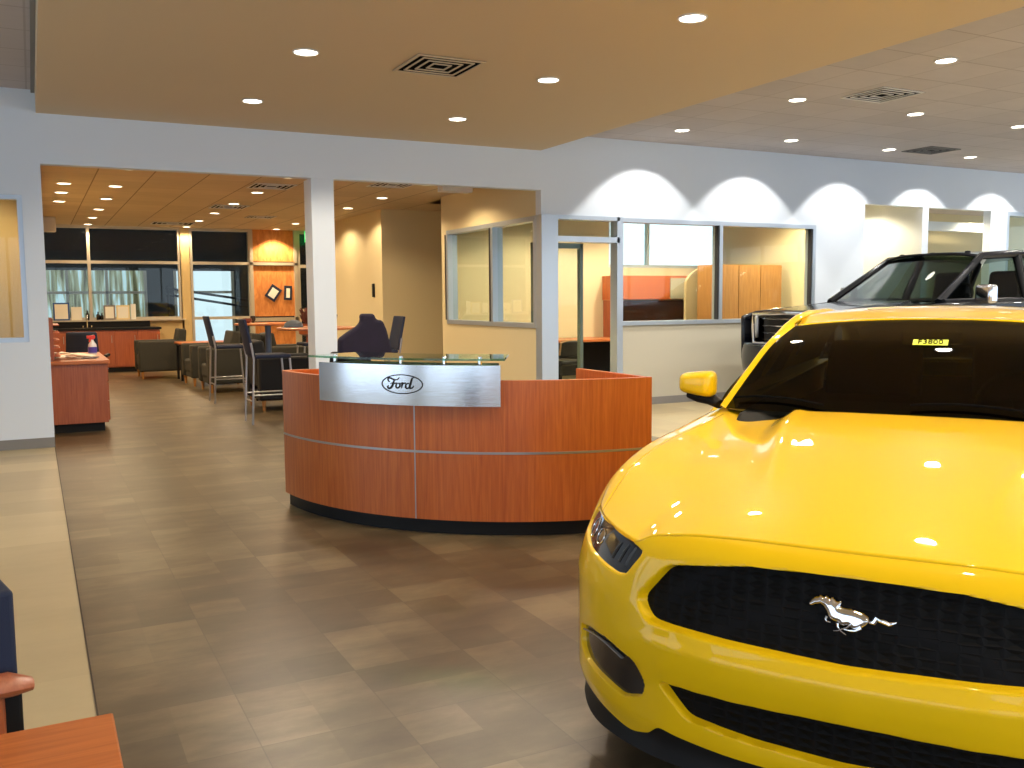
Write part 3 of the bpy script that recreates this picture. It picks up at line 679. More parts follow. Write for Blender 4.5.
# planter with a small plant behind the post
pl = empty('potted_plant', (4.3, 16.3, 0), 0, 'reddish potted plant on a stand right of the white post', 'plant')
MB().lathe([(.10, 0), (.13, .03), (.02, .06), (.02, .80), (.14, .84), (.17, 1.02), (.15, 1.02), (.12, .86)], n=18).build('stand_pot', M['cherry_d'], pl, smooth=True)
lf = MB()
for k in range(26):
    a = random.uniform(0, 2*PI); r = random.uniform(.05, .2); h = random.uniform(1.05, 1.28)
    x, y = r*math.cos(a), r*math.sin(a); w = .03
    lf.add([(x*.3, y*.3, 1.0), (x+w*math.sin(a), y-w*math.cos(a), h), (x*1.35, y*1.35, h+.03), (x-w*math.sin(a), y+w*math.cos(a), h)], [(0, 1, 2, 3)])
lf.build('leaves', mat('red_leaf', (.16, .05, .04), .6), pl)

# ------------------------------------------------------------------ office contents
wu = empty('wall_cabinet', (9.6, 13.15, 1.40), 0, 'wall-hung cherry overhead cabinet inside the office, one door cream', 'cabinet')
MB().box(-.98, .98, -.2, .26, 0, .40).build('body', M['cherry'], wu)
MB().box(-.97, .07, -.222, -.2, .01, .39).build('door', M['cherry'], wu)
o = MB().box(.09, .97, -.222, -.2, .01, .36).build('door', mat('cream_laminate', (.45, .40, .28), .5), wu); o['label'] = 'cream door'
o = MB().box(8.7, 10.4, 13.385, 13.418, .80, 1.38).build('tackboard', mat('brown_tack_fabric', (.13, .07, .04), .8)); tag(o, 'dark brown tackboard under the overhead cabinet in the office', 'board')
ow = empty('office_desk', (0, 0, 0), 0, 'cherry office worktop seen through the open doorway', 'desk')
MB().box(6.9, 10.2, 12.62, 13.40, .735, .775).build('worktop', M['cherry_h'], ow, bevel=.005)
MB().box(8.62, 8.66, 12.95, 13.38, .775, 1.395).build('upright', M['cherry_d'], ow)
MB().box(6.92, 6.96, 12.66, 13.38, 0, .735).build('end_panel', M['cherry_d'], ow)
MB().box(6.96, 10.1, 13.30, 13.34, .15, .735).build('modesty_panel', M['black'], ow)
MB().box(9.6, 10.18, 12.68, 13.38, 0, .735).build('pedestal', M['cherry_d'], ow)
oc2 = empty('office_chair', (7.0, 12.05, 0), math.radians(200), 'dark office chair with wood back rim in the doorway', 'chair')
office_chair(oc2, M['black'], .80)
MB().tube([(-.24, .19, .60), (-.22, .2, .78), (-.12, .22, .805), (.12, .22, .805), (.22, .2, .78), (.24, .19, .60)], .014, 8).build('wood_rim', M['oak'], oc2, smooth=True)
wr = empty('wardrobe', (0, 0, 0), 0, 'tall golden oak cabinet standing behind the right office pane', 'cabinet')
MB().box(9.68, 11.06, 11.75, 12.2, 0, 1.95).build('body', M['oak'], wr)
for k in range(3): MB().box(9.69+k*.457, 10.137+k*.457, 11.73, 11.75, .08, 1.94).build('door', M['oak'], wr, bevel=.003)
def rr(x0, x1, z0, z1, r):
    out = [(x0, z0), (x1, z0)]
    for k in range(9): a = PI/2*k/8; out.append((x1-r+r*math.cos(a), z1-r+r*math.sin(a)))
    for k in range(9): a = PI/2+PI/2*k/8; out.append((x0+2*r+2*r*math.cos(a), z1-r+r*math.sin(a)))
    return out
o = MB().prism(rr(9.5, 11.15, 0, 1.97, .34), 12.26, 12.32, 'xz')  # solid board standing in for a tan reflection in the office glass
o = o.build('reflection_slab', mat('tan_reflection_tone', (.55, .42, .22), .8)); tag(o, 'tan screen with rounded top corners behind the oak cabinet, added to stand for a reflection in the glass', 'slab')
o = MB().box(8.9, 9.4, 12.75, 13.1, .776, .84).build('tray', M['black'], bevel=.008); tag(o, 'black tray on the office worktop', 'tray')
# glass door leaf inside the office, open
gd = empty('glass_door', (6.15, 11.35, 0), 0, 'open aluminium-framed glass door leaf seen through the side panes', 'door')
mb = MB().box(0, .05, -.04, .04, 0, 2.2).box(.75, .8, -.04, .04, 0, 2.2).box(0, .8, -.04, .04, 2.13, 2.2).box(0, .8, -.04, .04, 0, .1)
mb.build('frame', mat('teal_grey_frame', (.16, .22, .22), .4, .3), gd); MB().box(.05, .75, -.004, .004, .1, 2.13).build('glass', M['glass'], gd)
MB().tube([(.1, -.06, 1.08), (.1, -.12, 1.08), (.1, -.12, 1.25)], .012, 8).build('handle', M['chrome'], gd)

# ------------------------------------------------------------------ foreground left: table and wooden armchair
ft = empty('coffee_table', (0, 0, 0), 0, 'orange wood coffee table at the bottom left corner', 'table')
MB().box(-.95, .115, 1.35, 2.17, .50, .535).build('tabletop', M['cherry_h'], ft, bevel=.004)
for x in (-.9, .06):
    for y in (1.42, 2.10): MB().box(x-.03, x+.03, y-.03, y+.03, 0, .50).build('leg', M['cherry_d'], ft)
ac = empty('wooden_armchair', (-.413, 2.584, 0), .22, 'navy armchair with rounded wooden arms at the left edge', 'chair')
MB().box(-.30, .25, -.24, .24, .36, .44).build('seat', M['black'], ac, bevel=.03, seg=3)
MB().box(.235, .298, -.235, .24, .40, .77).build('backrest', M['navy'], ac, bevel=.012, seg=3)
for q in (-1, 1):
    MB().tube([(.315, q*.28, .555), (.27, q*.28, .565), (0, q*.285, .575), (-.28, q*.285, .575), (-.32, q*.28, .565)], [.028, .05, .046, .046, .02], 16, .5).build('armrest', M['cherry_d'], ac, smooth=True)
    for x in (.24, -.26): MB().tube([(x, q*.28, 0), (x, q*.28, .56)], .018, 10).build('leg', M['cherry_d'], ac, smooth=True)
MB().box(-.28, .298, -.27, -.236, .36, .54).build('side_panel', M['black'], ac, bevel=.01)

# ------------------------------------------------------------------ yellow coupe
# car frame: x = distance behind the nose, y = towards the car's right side, z = up
THC = math.radians(-146)
car = empty('car', (1.688, 1.5584, 0), THC+PI, 'glossy yellow sports coupe with a galloping horse badge on its black grille', 'car')
def pch(x, X, Y):
    X = np.asarray(X, float); Y = np.asarray(Y, float); h = np.diff(X); d = np.diff(Y)/h; m = np.zeros(len(X)); m[0] = d[0]; m[-1] = d[-1]
    for i in range(1, len(X)-1):
        if d[i-1]*d[i] > 0:
            w1 = 2*h[i]+h[i-1]; w2 = h[i]+2*h[i-1]; m[i] = (w1+w2)/(w1/d[i-1]+w2/d[i])
    x = np.clip(x, X[0], X[-1])
    i = np.clip(np.searchsorted(X, x)-1, 0, len(X)-2); u = (x-X[i])/h[i]
    return (2*u**3-3*u**2+1)*Y[i]+(u**3-2*u**2+u)*h[i]*m[i]+(-2*u**3+3*u**2)*Y[i+1]+(u**3-u**2)*h[i]*m[i+1]
tt = np.linspace(0, .94, 800)
ss = pch(tt, [0, .25, .45, .6, .72, .82, .89, .925, .94], [0, .012, .05, .115, .2, .31, .42, .5, .58])
al = np.r_[0, np.cumsum(np.hypot(np.diff(tt), np.diff(ss)))]
dS = np.gradient(ss, al); dT = np.gradient(tt, al)
# smooth the normals a little so that the plan curve shades evenly
kk = np.ones(41)/41
dS = np.convolve(np.pad(dS, 20, mode='edge'), kk, 'valid'); dT = np.convolve(np.pad(dT, 20, mode='edge'), kk, 'valid')
def n_in(z, a):
    u = np.clip(a/.95, 0, 1)
    c = pch(z, [0, .14, .2, .27, .36, .47, .52, .60, .68, .74, .78, .82], [.03, .03, .03, .02, .02, .0, .01, .03, .05, .07, .10, .16])
    e = pch(z, [0, .14, .2, .27, .36, .47, .56, .64, .72, .78, .84], [.05, .03, .02, .0, .0, .0, .0, .015, .045, .09, .16])
    return c*(1-u**2)+e*u**2
def Fa(a, z, extra=0):
    """points of the nose skin; a = arc length from the centre line, z = height (arrays)"""
    a = np.asarray(a, float); z = np.asarray(z, float); sg = np.where(a >= 0, 1., -1.); b = np.abs(a)
    t = np.interp(b, al, tt); s = np.interp(b, al, ss); ns = np.interp(b, al, dT); nt_ = -np.interp(b, al, dS)*np.minimum(1, b/.12)
    k = n_in(z, b)+extra
    return np.stack([s+ns*k, sg*(t+nt_*k), z], -1)
def sdf(a, z, poly):
    """signed distance to polygon (negative inside)"""
    P = np.array(poly); d = np.full(a.shape, 1e9); ins = np.zeros(a.shape, bool)
    for i in range(len(P)):
        p, q = P[i], P[(i+1) % len(P)]; e = q-p
        w0, w1 = a-p[0], z-p[1]; t = np.clip((w0*e[0]+w1*e[1])/(e@e), 0, 1)
        d = np.minimum(d, np.hypot(w0-t*e[0], w1-t*e[1]))
        c = ((p[1] > z) != (q[1] > z)) & (a < (q[0]-p[0])*(z-p[1])/(q[1]-p[1]+1e-12)+p[0]); ins ^= c
    return np.where(ins, -d, d)
sstep = lambda x: (lambda t: t*t*(3-2*t))(np.clip(x, 0, 1))
def rounded(poly, r=.02, n=4):
    out = []; P = [np.array(p) for p in poly]
    for i, p in enumerate(P):
        a, b = P[i-1], P[(i+1) % len(P)]; u = (a-p)/np.linalg.norm(a-p); v = (b-p)/np.linalg.norm(b-p)
        rr_ = min(r, .4*np.linalg.norm(a-p), .4*np.linalg.norm(b-p)); p0, p1 = p+u*rr_, p+v*rr_
        for k in range(n+1):
            t = k/n; out.append(tuple((1-t)**2*p0+2*t*(1-t)*p+t*t*p1))
    return out
mir = lambda P: [(-x, y) for x, y in P][::-1]
GR = [(-.597, .60), (-.508, .704), (-.26, .737), (0, .739), (.26, .737), (.508, .704), (.597, .60), (.548, .551), (.26, .547), (0, .545), (-.26, .547), (-.548, .551)]
LG = [(-.502, .389), (-.2, .391), (0, .391), (.2, .391), (.502, .389), (.41, .314), (.2, .298), (0, .296), (-.2, .298), (-.41, .314)]
FG = [(.975, .405), (.85, .436), (.725, .444), (.60, .418), (.563, .364), (.575, .327), (.655, .302), (.755, .312), (.90, .320), (.965, .345)]
HL = [(1.17, .712), (1.125, .742), (1.02, .748), (.85, .742), (.69, .733), (.628, .720), (.680, .652), (.722, .647), (.92, .667), (1.05, .684)]
grow = lambda P, d: [tuple(np.array(p)*(1+0)+d*((np.array(p)-np.mean(P, 0))/np.linalg.norm(np.array(p)-np.mean(P, 0)))) for p in P]
GR = grow(GR, .008); LG = grow(LG, .006)
opens = [(rounded(GR, .03), .042, .009), (rounded(LG, .02), .036, .008)]
for k in (lambda p: p, mir): opens += [(rounded(k(FG), .02), .026, .007), (rounded(k(grow(HL, .006)), .012), .022, .006)]
AM = 1.15
ztop = lambda a: pch(np.abs(a), [0, .25, .434, .52, .6, .677, .70, .85, 1.02, 1.15], [.798, .797, .789, .780, .766, .738, .741, .752, .757, .757])
zbot = lambda a: pch(np.abs(a), [0, .19, .44, .50, .56, .641, .76, .874, .976, 1.15], [.238, .240, .252, .258, .222, .203, .214, .226, .234, .238])
def fascia_grid(na=460, nz=150):
    A, V = np.meshgrid(np.linspace(-AM, AM, na), np.linspace(0, 1, nz), indexing='ij')
    Zt, Zb = ztop(A.ravel()).reshape(A.shape), zbot(A.ravel()).reshape(A.shape)
    return A, Zb+(Zt-Zb)*V
def nz_mesh(P):
    na, nz = P.shape[:2]; idx = np.arange(na*nz).reshape(na, nz)
    f = np.stack([idx[:-1, :-1], idx[1:, :-1], idx[1:, 1:], idx[:-1, 1:]], -1).reshape(-1, 4)
    return P.reshape(-1, 3), f
def grid_obj(name, P, m, parent, keep=None, fix=True):
    v, f = nz_mesh(P)
    if keep is not None:
        c = keep.reshape(-1)[f].all(1); f = f[c]
    mb = MB(); mb.v = [tuple(map(float, p)) for p in v]; mb.f = [tuple(int(i) for i in q) for q in f]
    o = mb.build(name, m, parent, smooth=True, ang=60, fix=fix)
    if keep is not None:
        bm = bmesh.new(); bm.from_mesh(o.data); bmesh.ops.delete(bm, geom=[x for x in bm.verts if not x.link_faces], context='VERTS'); bm.to_mesh(o.data); bm.free()
    return o
A, Z = fascia_grid()
ex_ = np.zeros(A.shape)
for poly, D, wdt in opens:
    sd = sdf(A, Z, poly); ex_ = np.maximum(ex_, D*sstep((-sd+.004)/wdt))
    ex_ = ex_+np.where(sd > 0, .004*np.exp(-(sd/.012)**2), 0)*.3       # soft rolled lip
# crease of the bumper bar and character line above the fog openings
ex_ -= .005*np.exp(-((Z-.50)/.02)**2)*(np.abs(A) < .62)*sstep((.62-np.abs(A))/.1)
P = Fa(A.ravel(), Z.ravel(), ex_.ravel()).reshape(*A.shape, 3)
bumper = grid_obj('front_bumper', P, M['car_y'], car)
def insert(name, poly, depth, m, margin=.012, res=(90, 30), rel=None):
    p = np.array(poly); a0, a1 = p[:, 0].min()-margin, p[:, 0].max()+margin; z0, z1 = p[:, 1].min()-margin, p[:, 1].max()+margin
    AA, ZZ = np.meshgrid(np.linspace(a0, a1, res[0]), np.linspace(z0, z1, res[1]), indexing='ij')
    sd = sdf(AA, ZZ, poly); PP = Fa(AA.ravel(), ZZ.ravel(), depth).reshape(*AA.shape, 3)
    return grid_obj(name, PP, m, car, keep=sd < margin)
gm = insert('upper_grille', GR, .032, M['mesh'], res=(160, 40)); gm['label'] = 'black honeycomb upper grille'
insert('lower_grille', LG, .027, M['mesh'], res=(140, 24))
lens = mat('smoked_headlamp', (.012, .013, .016), .12, coat=1)
for k, sg in ((lambda p: p, 1), (mir, -1)):
    h = insert('headlight', k(HL), .010, lens, .010, (80, 30))
    rg = MB()
    for (a_, z_, r_) in ((1.0, .712, .028), (.90, .706, .022)):
        rg.tube([tuple(Fa(sg*(a_+r_*1.25*math.cos(2*PI*q/28)), z_+r_*math.sin(2*PI*q/28), .0085)) for q in range(28)], .0022, 6, closed=True)
    rg.build('projector_ring', M['chrome'], h, smooth=True)
    for q in range(3):
        a_ = .76-.042*q
        MB().tube([tuple(Fa(sg*(a_+.012), .672-.002*q, .011)), tuple(Fa(sg*a_, .70, .0095)), tuple(Fa(sg*(a_-.014), .722, .012))], .006, 8, .6).build('light_bar', mat('grey_light_bar', (.04, .045, .05), .3), h, smooth=True)
    fg = insert('fog_light', k(FG), .016, M['blackgloss'], .008, (50, 24))
    MB().tube([tuple(Fa(sg*x, z, .008)) for x, z in ((.955, .395), (.85, .420), (.74, .424), (.66, .408))], .006, 8, .5).build('lamp_strip', mat('lamp_strip', (.35, .36, .38), .15, .6), fg, smooth=True)
# black lower splitter following the bumper
A2, V2 = np.meshgrid(np.linspace(-AM, AM, 200), np.linspace(0, 1, 10), indexing='ij')
zb2 = zbot(A2.ravel()).reshape(A2.shape)
zl = pch(np.abs(A2.ravel()), [0, .4, .56, .70, .95, 1.15], [.17, .17, .165, .158, .14, .14]).reshape(A2.shape)
Z2 = zb2+.012+(zl-zb2-.012)*V2
sp = Fa(A2.ravel(), Z2.ravel(), (.012-.022*V2**1.5).ravel()).reshape(*A2.shape, 3)
back = Fa(A2[:, -1], zl[:, -1], .30)[:, None, :]; back[:, :, 2] = .16
sp = np.concatenate([sp, back], 1)
grid_obj('splitter', sp, M['black'], car)

# --- upper surface
Z0 = lambda s: pch(s, [.05, .13, .3, .6, 1.0, 1.5, 1.9], [.775, .80, .845, .893, .94, .985, 1.0])
ZO = lambda s: pch(s, [.05, .13, .18, .3, .43, .6, .77, 1.07, 1.4, 1.8, 2.4], [.58, .63, .66, .71, .757, .82, .868, .908, .925, .942, .96])
def Ht(s, t):
    s = np.asarray(s, float); t = np.abs(np.asarray(t, float))
    ex = 2.5
    z = Z0(s)-(Z0(s)-ZO(s))*(np.minimum(t, .86)/.8)**ex
    b = .034*sstep((s-.25)/1.25)
    tr = .30+.16*sstep((s-.2)/1.3)
    z = z-b*sstep((t-tr+.012)/.085)*(1-sstep((t-.62)/.2))
    z = z+.006*np.exp(-((t-tr+.02)/.03)**2)*sstep((s-.3)/.6)
    z = z-2.0*np.maximum(t-.82, 0)**2
    return z
na, nv = 201, 110
W_, U_ = np.meshgrid(np.linspace(-1, 1, na), np.linspace(0, 1, nv), indexing='ij')
fa = W_[:, 0]*1.02; Ff = Fa(fa, ztop(fa)); Ff[:, 0] += .006
tb = W_[:, 0]*.775; sbk = 1.52+.30*np.abs(tb)**2.2+.0*tb
UU = U_
Sg = Ff[:, 0][:, None]+(sbk-Ff[:, 0])[:, None]*UU; kb = sstep(UU/.22)
Tg = Ff[:, 1][:, None]*(1-kb)+W_*(.832-.055*sstep((Sg-.5)/1.2))*kb
Zg = Ht(Sg.ravel(), Tg.ravel()).reshape(Sg.shape)
corr = (Ff[:, 2]+.002-Zg[:, 0])[:, None]*np.exp(-((Sg-Sg[:, :1])/.10)**1)
Zg = Zg+corr
hood = grid_obj('bonnet', np.stack([Sg, Tg, Zg], -1), M['car_y'], car)
m_ = hood.modifiers.new('s', 'SOLIDIFY'); m_.thickness = .012; m_.offset = -1
# front wings and flanks: one skin per side from the headlamp to the tail
TP = [(.0, 0), (.25, 0)]
def section(s, v):
    """v 0 at the bonnet gap, 1 at the sill"""
    tsh = .8338-.055*float(sstep(np.array((s-.5)/1.2)))
    w = 1-.03*max(0, (s-3.8))**1.2
    zo = float(Ht(s, .86)) if s < 1.9 else float(np.interp(s, [1.9, 2.6, 3.6, 4.2, 4.7], [.945, .965, 1.0, 1.02, .99]))
    K = [(0, tsh, float(Ht(s, tsh)) if s < 1.9 else zo+.005), (.18, .875, zo-.004), (.30, .912, zo-.035), (.42, .932, zo-.085), (.58, .945, .64), (.72, .935, .50), (.86, .925, .32), (1, .90, .20)]
    X = [k[0] for k in K]
    return np.array([float(pch(np.array([v]), X, [k[1] for k in K])[0])*w, float(pch(np.array([v]), X, [k[2] for k in K])[0])])
def flank(sg):
    vs = np.linspace(0, 1, 46); us = np.linspace(0, 1, 190)
    out = np.zeros((len(us), len(vs), 3))
    for j, v in enumerate(vs):
        if v < .25: a = 1.02+.13*v/.25; fb = Fa(a, .757)
        else: a = 1.15; fb = Fa(a, .757-(.757-.2)*(v-.25)/.75)
        s0 = float(fb[0])+.003; sec0 = section(s0, v)
        for i, u in enumerate(us):
            s = s0+(4.66-s0)*u; t, z = section(s, v)
            f_ = math.exp(-((s-s0)/.12)**1.0)
            out[i, j] = (s, sg*(t+(float(fb[1])-sec0[0])*f_), z+(float(fb[2])-sec0[1])*f_)
    keep = np.ones(out.shape[:2], bool)
    for cx in (.915, 3.635):
        dx = out[:, :, 0]-cx; dz = out[:, :, 2]-.345; r = np.hypot(dx, dz); R = .385
        keep &= ~(r < R-.022)
        ins = (r < R+.004) & keep
        out[:, :, 0] = np.where(ins, cx+dx/r*R, out[:, :, 0]); out[:, :, 2] = np.where(ins, .345+dz/r*R, out[:, :, 2])
    o = grid_obj('wing', out, M['car_y'], car, keep=keep)
    m_ = o.modifiers.new('s', 'SOLIDIFY'); m_.thickness = .012; m_.offset = -1 
    for s0 in (1.62, 2.95):
        MB().tube([(s0+.02*math.sin(v*3), sg*(section(s0, v)[0]+.0005), section(s0, v)[1]) for v in np.linspace(.25, 1, 20)], .0022, 6).build('door_gap', M['black'], o)
    return o
for sg in (1, -1): flank(sg)
# dark inner body so that gaps and arches read black
inner = MB().prism([(.30, .28), (.32, .66), (.6, .76), (1.5, .88), (1.9, .90), (4.3, .92), (4.55, .8), (4.55, .3), (4.1, .22), (.5, .22)], -.66, .66, 'xz')
inner.build('inner_body', M['dark'], car)
# tail
MB().prism([(4.66, .20), (4.72, .45), (4.74, .80), (4.70, .995), (4.62, 1.0), (4.55, .2)], -.88, .88, 'xz').build('rear_panel', M['car_y'], car, bevel=.02, seg=3)
for sg in (1, -1):
    for q in range(3): MB().box(4.735, 4.752, sg*(.45+.12*q)-.035, sg*(.45+.12*q)+.035, .76, .92).build('tail_light', mat('tail_red', (.5, .01, .01), .2), car, bevel=.005)
# wheels
def wheel(x, y, sg, parent, R=.345, Wd=.235, rim=M['blackgloss'], spokes=10):
    r = MB().lathe([(R*.70, -Wd/2), (R*.93, -Wd/2), (R*.995, -Wd/2+.02), (R, 0), (R*.995, Wd/2-.02), (R*.93, Wd/2), (R*.70, Wd/2), (R*.68, 0)], (x, y, R), 44, 'y').build('wheel', M['rubber'], parent, smooth=True)
    k = MB().lathe([(R*.62, sg*(Wd/2-.03)), (R*.70, sg*(Wd/2-.005)), (R*.72, sg*(Wd/2)), (R*.71, -sg*Wd/2), (R*.66, -sg*Wd/2)], (x, y, R), 44, 'y')
    for q in range(spokes):
        a = 2*PI*q/spokes
        k.tube([(x+.03*math.cos(a), y+sg*(Wd/2-.02), R+.03*math.sin(a)), (x+R*.68*math.cos(a), y+sg*(Wd/2-.012), R+R*.68*math.sin(a))], [.022, .013], 6)
    k.lathe([(.001, sg*(Wd/2-.05)), (.06, sg*(Wd/2-.05)), (.055, sg*(Wd/2-.005)), (.001, sg*(Wd/2))], (x, y, R), 24, 'y')
    k.build('rim', rim, r, smooth=True)
for x in (.915, 3.635):
    for sg in (1, -1): wheel(x, sg*.80, sg, car)
# --- greenhouse
KG = [0, .35, .65, 1]
def edge(pts, k): return np.array([float(pch(np.array([k]), KG, [p[i] for p in pts])[0]) for i in range(3)])
GE = [(1.71, .780, .955), (1.87, .714, 1.10), (2.02, .655, 1.220), (2.18, .590, 1.300)]      # glass side edge
OE = [(1.74, .812, .955), (1.90, .738, 1.105), (2.06, .672, 1.235), (2.30, .608, 1.335)]     # outer pillar edge
def ws(u, v):   # u across -1..1, v up
    e = edge(GE, v); b = .20*(1-v)+.07*v; dz = .035*v+.02*(1-v)
    q = 1-abs(u)**2.2
    return (e[0]-b*q, e[1]*u, e[2]+dz*q)
w_ = MB().grid(ws, np.linspace(-1, 1, 41), np.linspace(0, 1, 17)).build('windscreen', M['carglass'], car, smooth=True, ang=80)
w_['label'] = 'dark tinted windscreen'
# roof skin: from the top of the glass back over the cabin
RZ = lambda s: float(np.interp(s, [2.0, 2.16, 2.4, 2.7, 3.0, 3.3, 3.6, 4.0, 4.35], [1.32, 1.338, 1.368, 1.386, 1.385, 1.365, 1.318, 1.19, 1.04]))
rail_s = [2.16, 2.5, 2.9, 3.3, 3.7, 4.1, 4.42]; rail_t = [.60, .585, .575, .57, .575, .60, .65]; rail_z = [1.305, 1.352, 1.357, 1.335, 1.235, 1.11, 1.02]
def roof(u, v):
    top = ws(u, 1.0); sE = 3.62; s = top[0]*(1-v)+sE*v
    te = float(pch(np.array([s]), rail_s, rail_t)[0]) if s > 2.16 else .595
    t = u*(.575*(1-min(1, v*6))+te*min(1, v*6))
    zc = float(pch(np.array([s]), [2.0, 2.2, 2.45, 2.75, 3.1, 3.4, 3.62], [1.325, 1.345, 1.372, 1.388, 1.385, 1.358, 1.315])[0])
    ze = float(pch(np.array([s]), rail_s, rail_z)[0]) if s > 2.16 else top[2]
    z = zc-(zc-ze)*abs(u)**2.4
    k = math.exp(-v*18); z = z*(1-k)+(top[2]+.006)*k
    return (s, t, z)
MB().grid(roof, np.linspace(-1, 1, 41), np.linspace(0, 1, 50)).build('roof', M['car_y'], car, smooth=True, ang=80, solid=.02)
# rear glass
def rg_(u, v):
    a = roof(u, 1.0); b = (4.38-.10*abs(u)**2, .66*u, 1.035-.03*abs(u)**2)
    return tuple(a[i]*(1-v)+b[i]*v+(.02*math.sin(PI*v) if i == 2 else 0) for i in range(3))
MB().grid(rg_, np.linspace(-1, 1, 21), np.linspace(0, 1, 12)).build('rear_window', M['carglass'], car, smooth=True)
MB().grid(lambda u, v: (4.30+.36*v, u*(.86-.02*v), 1.03-.02*v-.02*abs(u)**3+.01*math.sin(PI*v)), np.linspace(-1, 1, 21), np.linspace(0, 1, 8)).build('boot_lid', M['car_y'], car, smooth=True, solid=.015)
for sg in (1, -1):
    # A pillar: strip from the glass edge to the outer edge with a rolled profile
    def pil(u, v):
        g = edge(GE, v); o_ = edge(OE, v); q = g*(1-u)+o_*u; n = np.array([-.35, .55, .75])
        q = q+n*.016*math.sin(PI*u)
        return (q[0], sg*q[1], q[2])
    MB().grid(pil, np.linspace(0, 1, 9), np.linspace(-.05, 1, 30)).build('pillar', M['car_y'], car, smooth=True, ang=80)
    # rail from the pillar along the roof to the tail
    pts = [(1.93, sg*.722, 1.125), (2.06, sg*.668, 1.232), (2.18, sg*.634, 1.292), (2.32, sg*.607, 1.333), (2.5, sg*.592, 1.350), (2.9, sg*.58, 1.355), (3.3, sg*.575, 1.335), (3.7, sg*.585, 1.24), (4.1, sg*.62, 1.12), (4.42, sg*.68, 1.02)]
    MB().tube(pts, [.004, .012, .018, .022, .024, .024, .026, .045, .07, .07], 12, .8).build('roof_rail', M['car_y'], car, smooth=True)
    def sw(u, v):
        s = 1.80+2.15*u; b = (s, sg*(.84-.02*u), .945+.05*u)
        st_ = 1.95+1.55*u; t = edge(OE, min(1, (st_-1.74)/.56))if st_ < 2.3 else np.array([st_, .60, float(np.interp(st_, rail_s, rail_z))])
        return (b[0]*(1-v)+t[0]*v, b[1]*(1-v)+sg*t[1]*v+sg*.02*math.sin(PI*v), b[2]*(1-v)+t[2]*v)
    MB().grid(sw, np.linspace(0, 1, 30), np.linspace(0, 1, 10)).build('side_window', M['carglass'], car, smooth=True, ang=80)
    # belt panel joining flank to glass
    MB().grid(lambda u, v: (1.78+2.6*u, sg*(.79+.05*v), (.955+.055*u)+.002-.008*v), np.linspace(0, 1, 20), [0, .5, 1]).build('belt_panel', M['car_y'], car, smooth=True)
    # wing-top triangle between bonnet corner and pillar foot
    MB().grid(lambda u, v: (1.60+.22*u, sg*(.70+.14*v), float(Ht(1.60+.22*u, .70+.14*v))-.002+.008*u), np.linspace(0, 1, 8), np.linspace(0, 1, 8)).build('scuttle_corner', M['car_y'], car, smooth=True)
    # mirror
    mc = (1.80, sg*.932, 1.052)
    def mshell(u, v):
        a = 2*PI*u; ph = PI*(v-.5); cx = math.copysign(abs(math.cos(a))**.45, math.cos(a)); sx = math.copysign(abs(math.sin(a))**.45, math.sin(a)); c_ = max(0, math.cos(ph))**.4
        y = .088*cx*c_; z = .054*sx*c_*(1-.18*cx); x = .075*math.sin(ph)
        return (mc[0]+x+.25*cx*c_*.088, mc[1]+sg*y, mc[2]+z)
    mr = MB().grid(mshell, np.linspace(0, 1, 37), np.linspace(0.0, .75, 17)).build('mirror', M['car_y'], car, smooth=True, ang=80)
    MB().grid(lambda u, v: tuple(np.array(mc)*(1-v)+np.array(mshell(u, .75))*v), np.linspace(0, 1, 37), [0.05, 1]).build('mirror_glass', M['chrome'], mr)
    MB().tube([(1.81, sg*.98, .998), (1.80, sg*.93, .990), (1.79, sg*.87, .985), (1.76, sg*.82, .965)], [.02, .032, .036, .026], 12, .8).build('mirror_base', M['black'], mr, smooth=True)
# cowl and wipers
MB().grid(lambda u, v: (1.47+.26*abs(u)**2.2+.10*v, u*.78, .955-.005*abs(u)-.02*v), np.linspace(-1, 1, 41), [0, .5, 1]).build('cowl', M['dark'], car, smooth=True)
for (t0, t1) in ((.34, .74), (-.42, .02)):
    wp = []
    for q in range(13):
        u = q/12; t = t0+(t1-t0)*u; p = ws(t/.765, .045+.05*math.sin(u*2.5)); wp.append((p[0]-.012, p[1], p[2]+.016))
    MB().tube(wp, .005, 6).build('wiper', M['dark'], car, smooth=True)
# cabin
cb = MB().prism([(1.50, .50), (1.50, .90), (1.62, .955), (2.05, .975), (2.20, .93), (2.22, .70), (2.1, .5)], -.70, .70, 'xz').build('dashboard', M['cabin'], car, bevel=.02)
for t in (.36, -.36):
    sx = MB().prism([(2.5, .45), (2.5, .58), (2.95, .60), (3.02, 1.02), (3.12, 1.20), (3.20, 1.19), (3.22, .6), (3.1, .45)], t-.24, t+.24, 'xz').build('seat', M['cabin'], car, bevel=.05, seg=3)
sw_ = MB().tube([(2.38+.07*math.sin(2*PI*q/32), -.36+.185*math.cos(2*PI*q/32), .93+.17*math.sin(2*PI*q/32)) for q in range(32)], .015, 8, closed=True)
sw_.tube([(2.2, -.36, .88), (2.38, -.36, .93)], .04, 12); sw_.tube([(2.38, -.54, .93), (2.38, -.18, .93)], .014, 8).build('steering_wheel', M['cabin'], car, smooth=True)
MB().box(2.12, 2.14, -.12, .12, 1.225, 1.285).build('rear_view_mirror', M['cabin'], car, bevel=.01)
MB().box(1.9, 3.9, -.74, .74, .25, .40).build('cabin_floor', M['dark'], car)
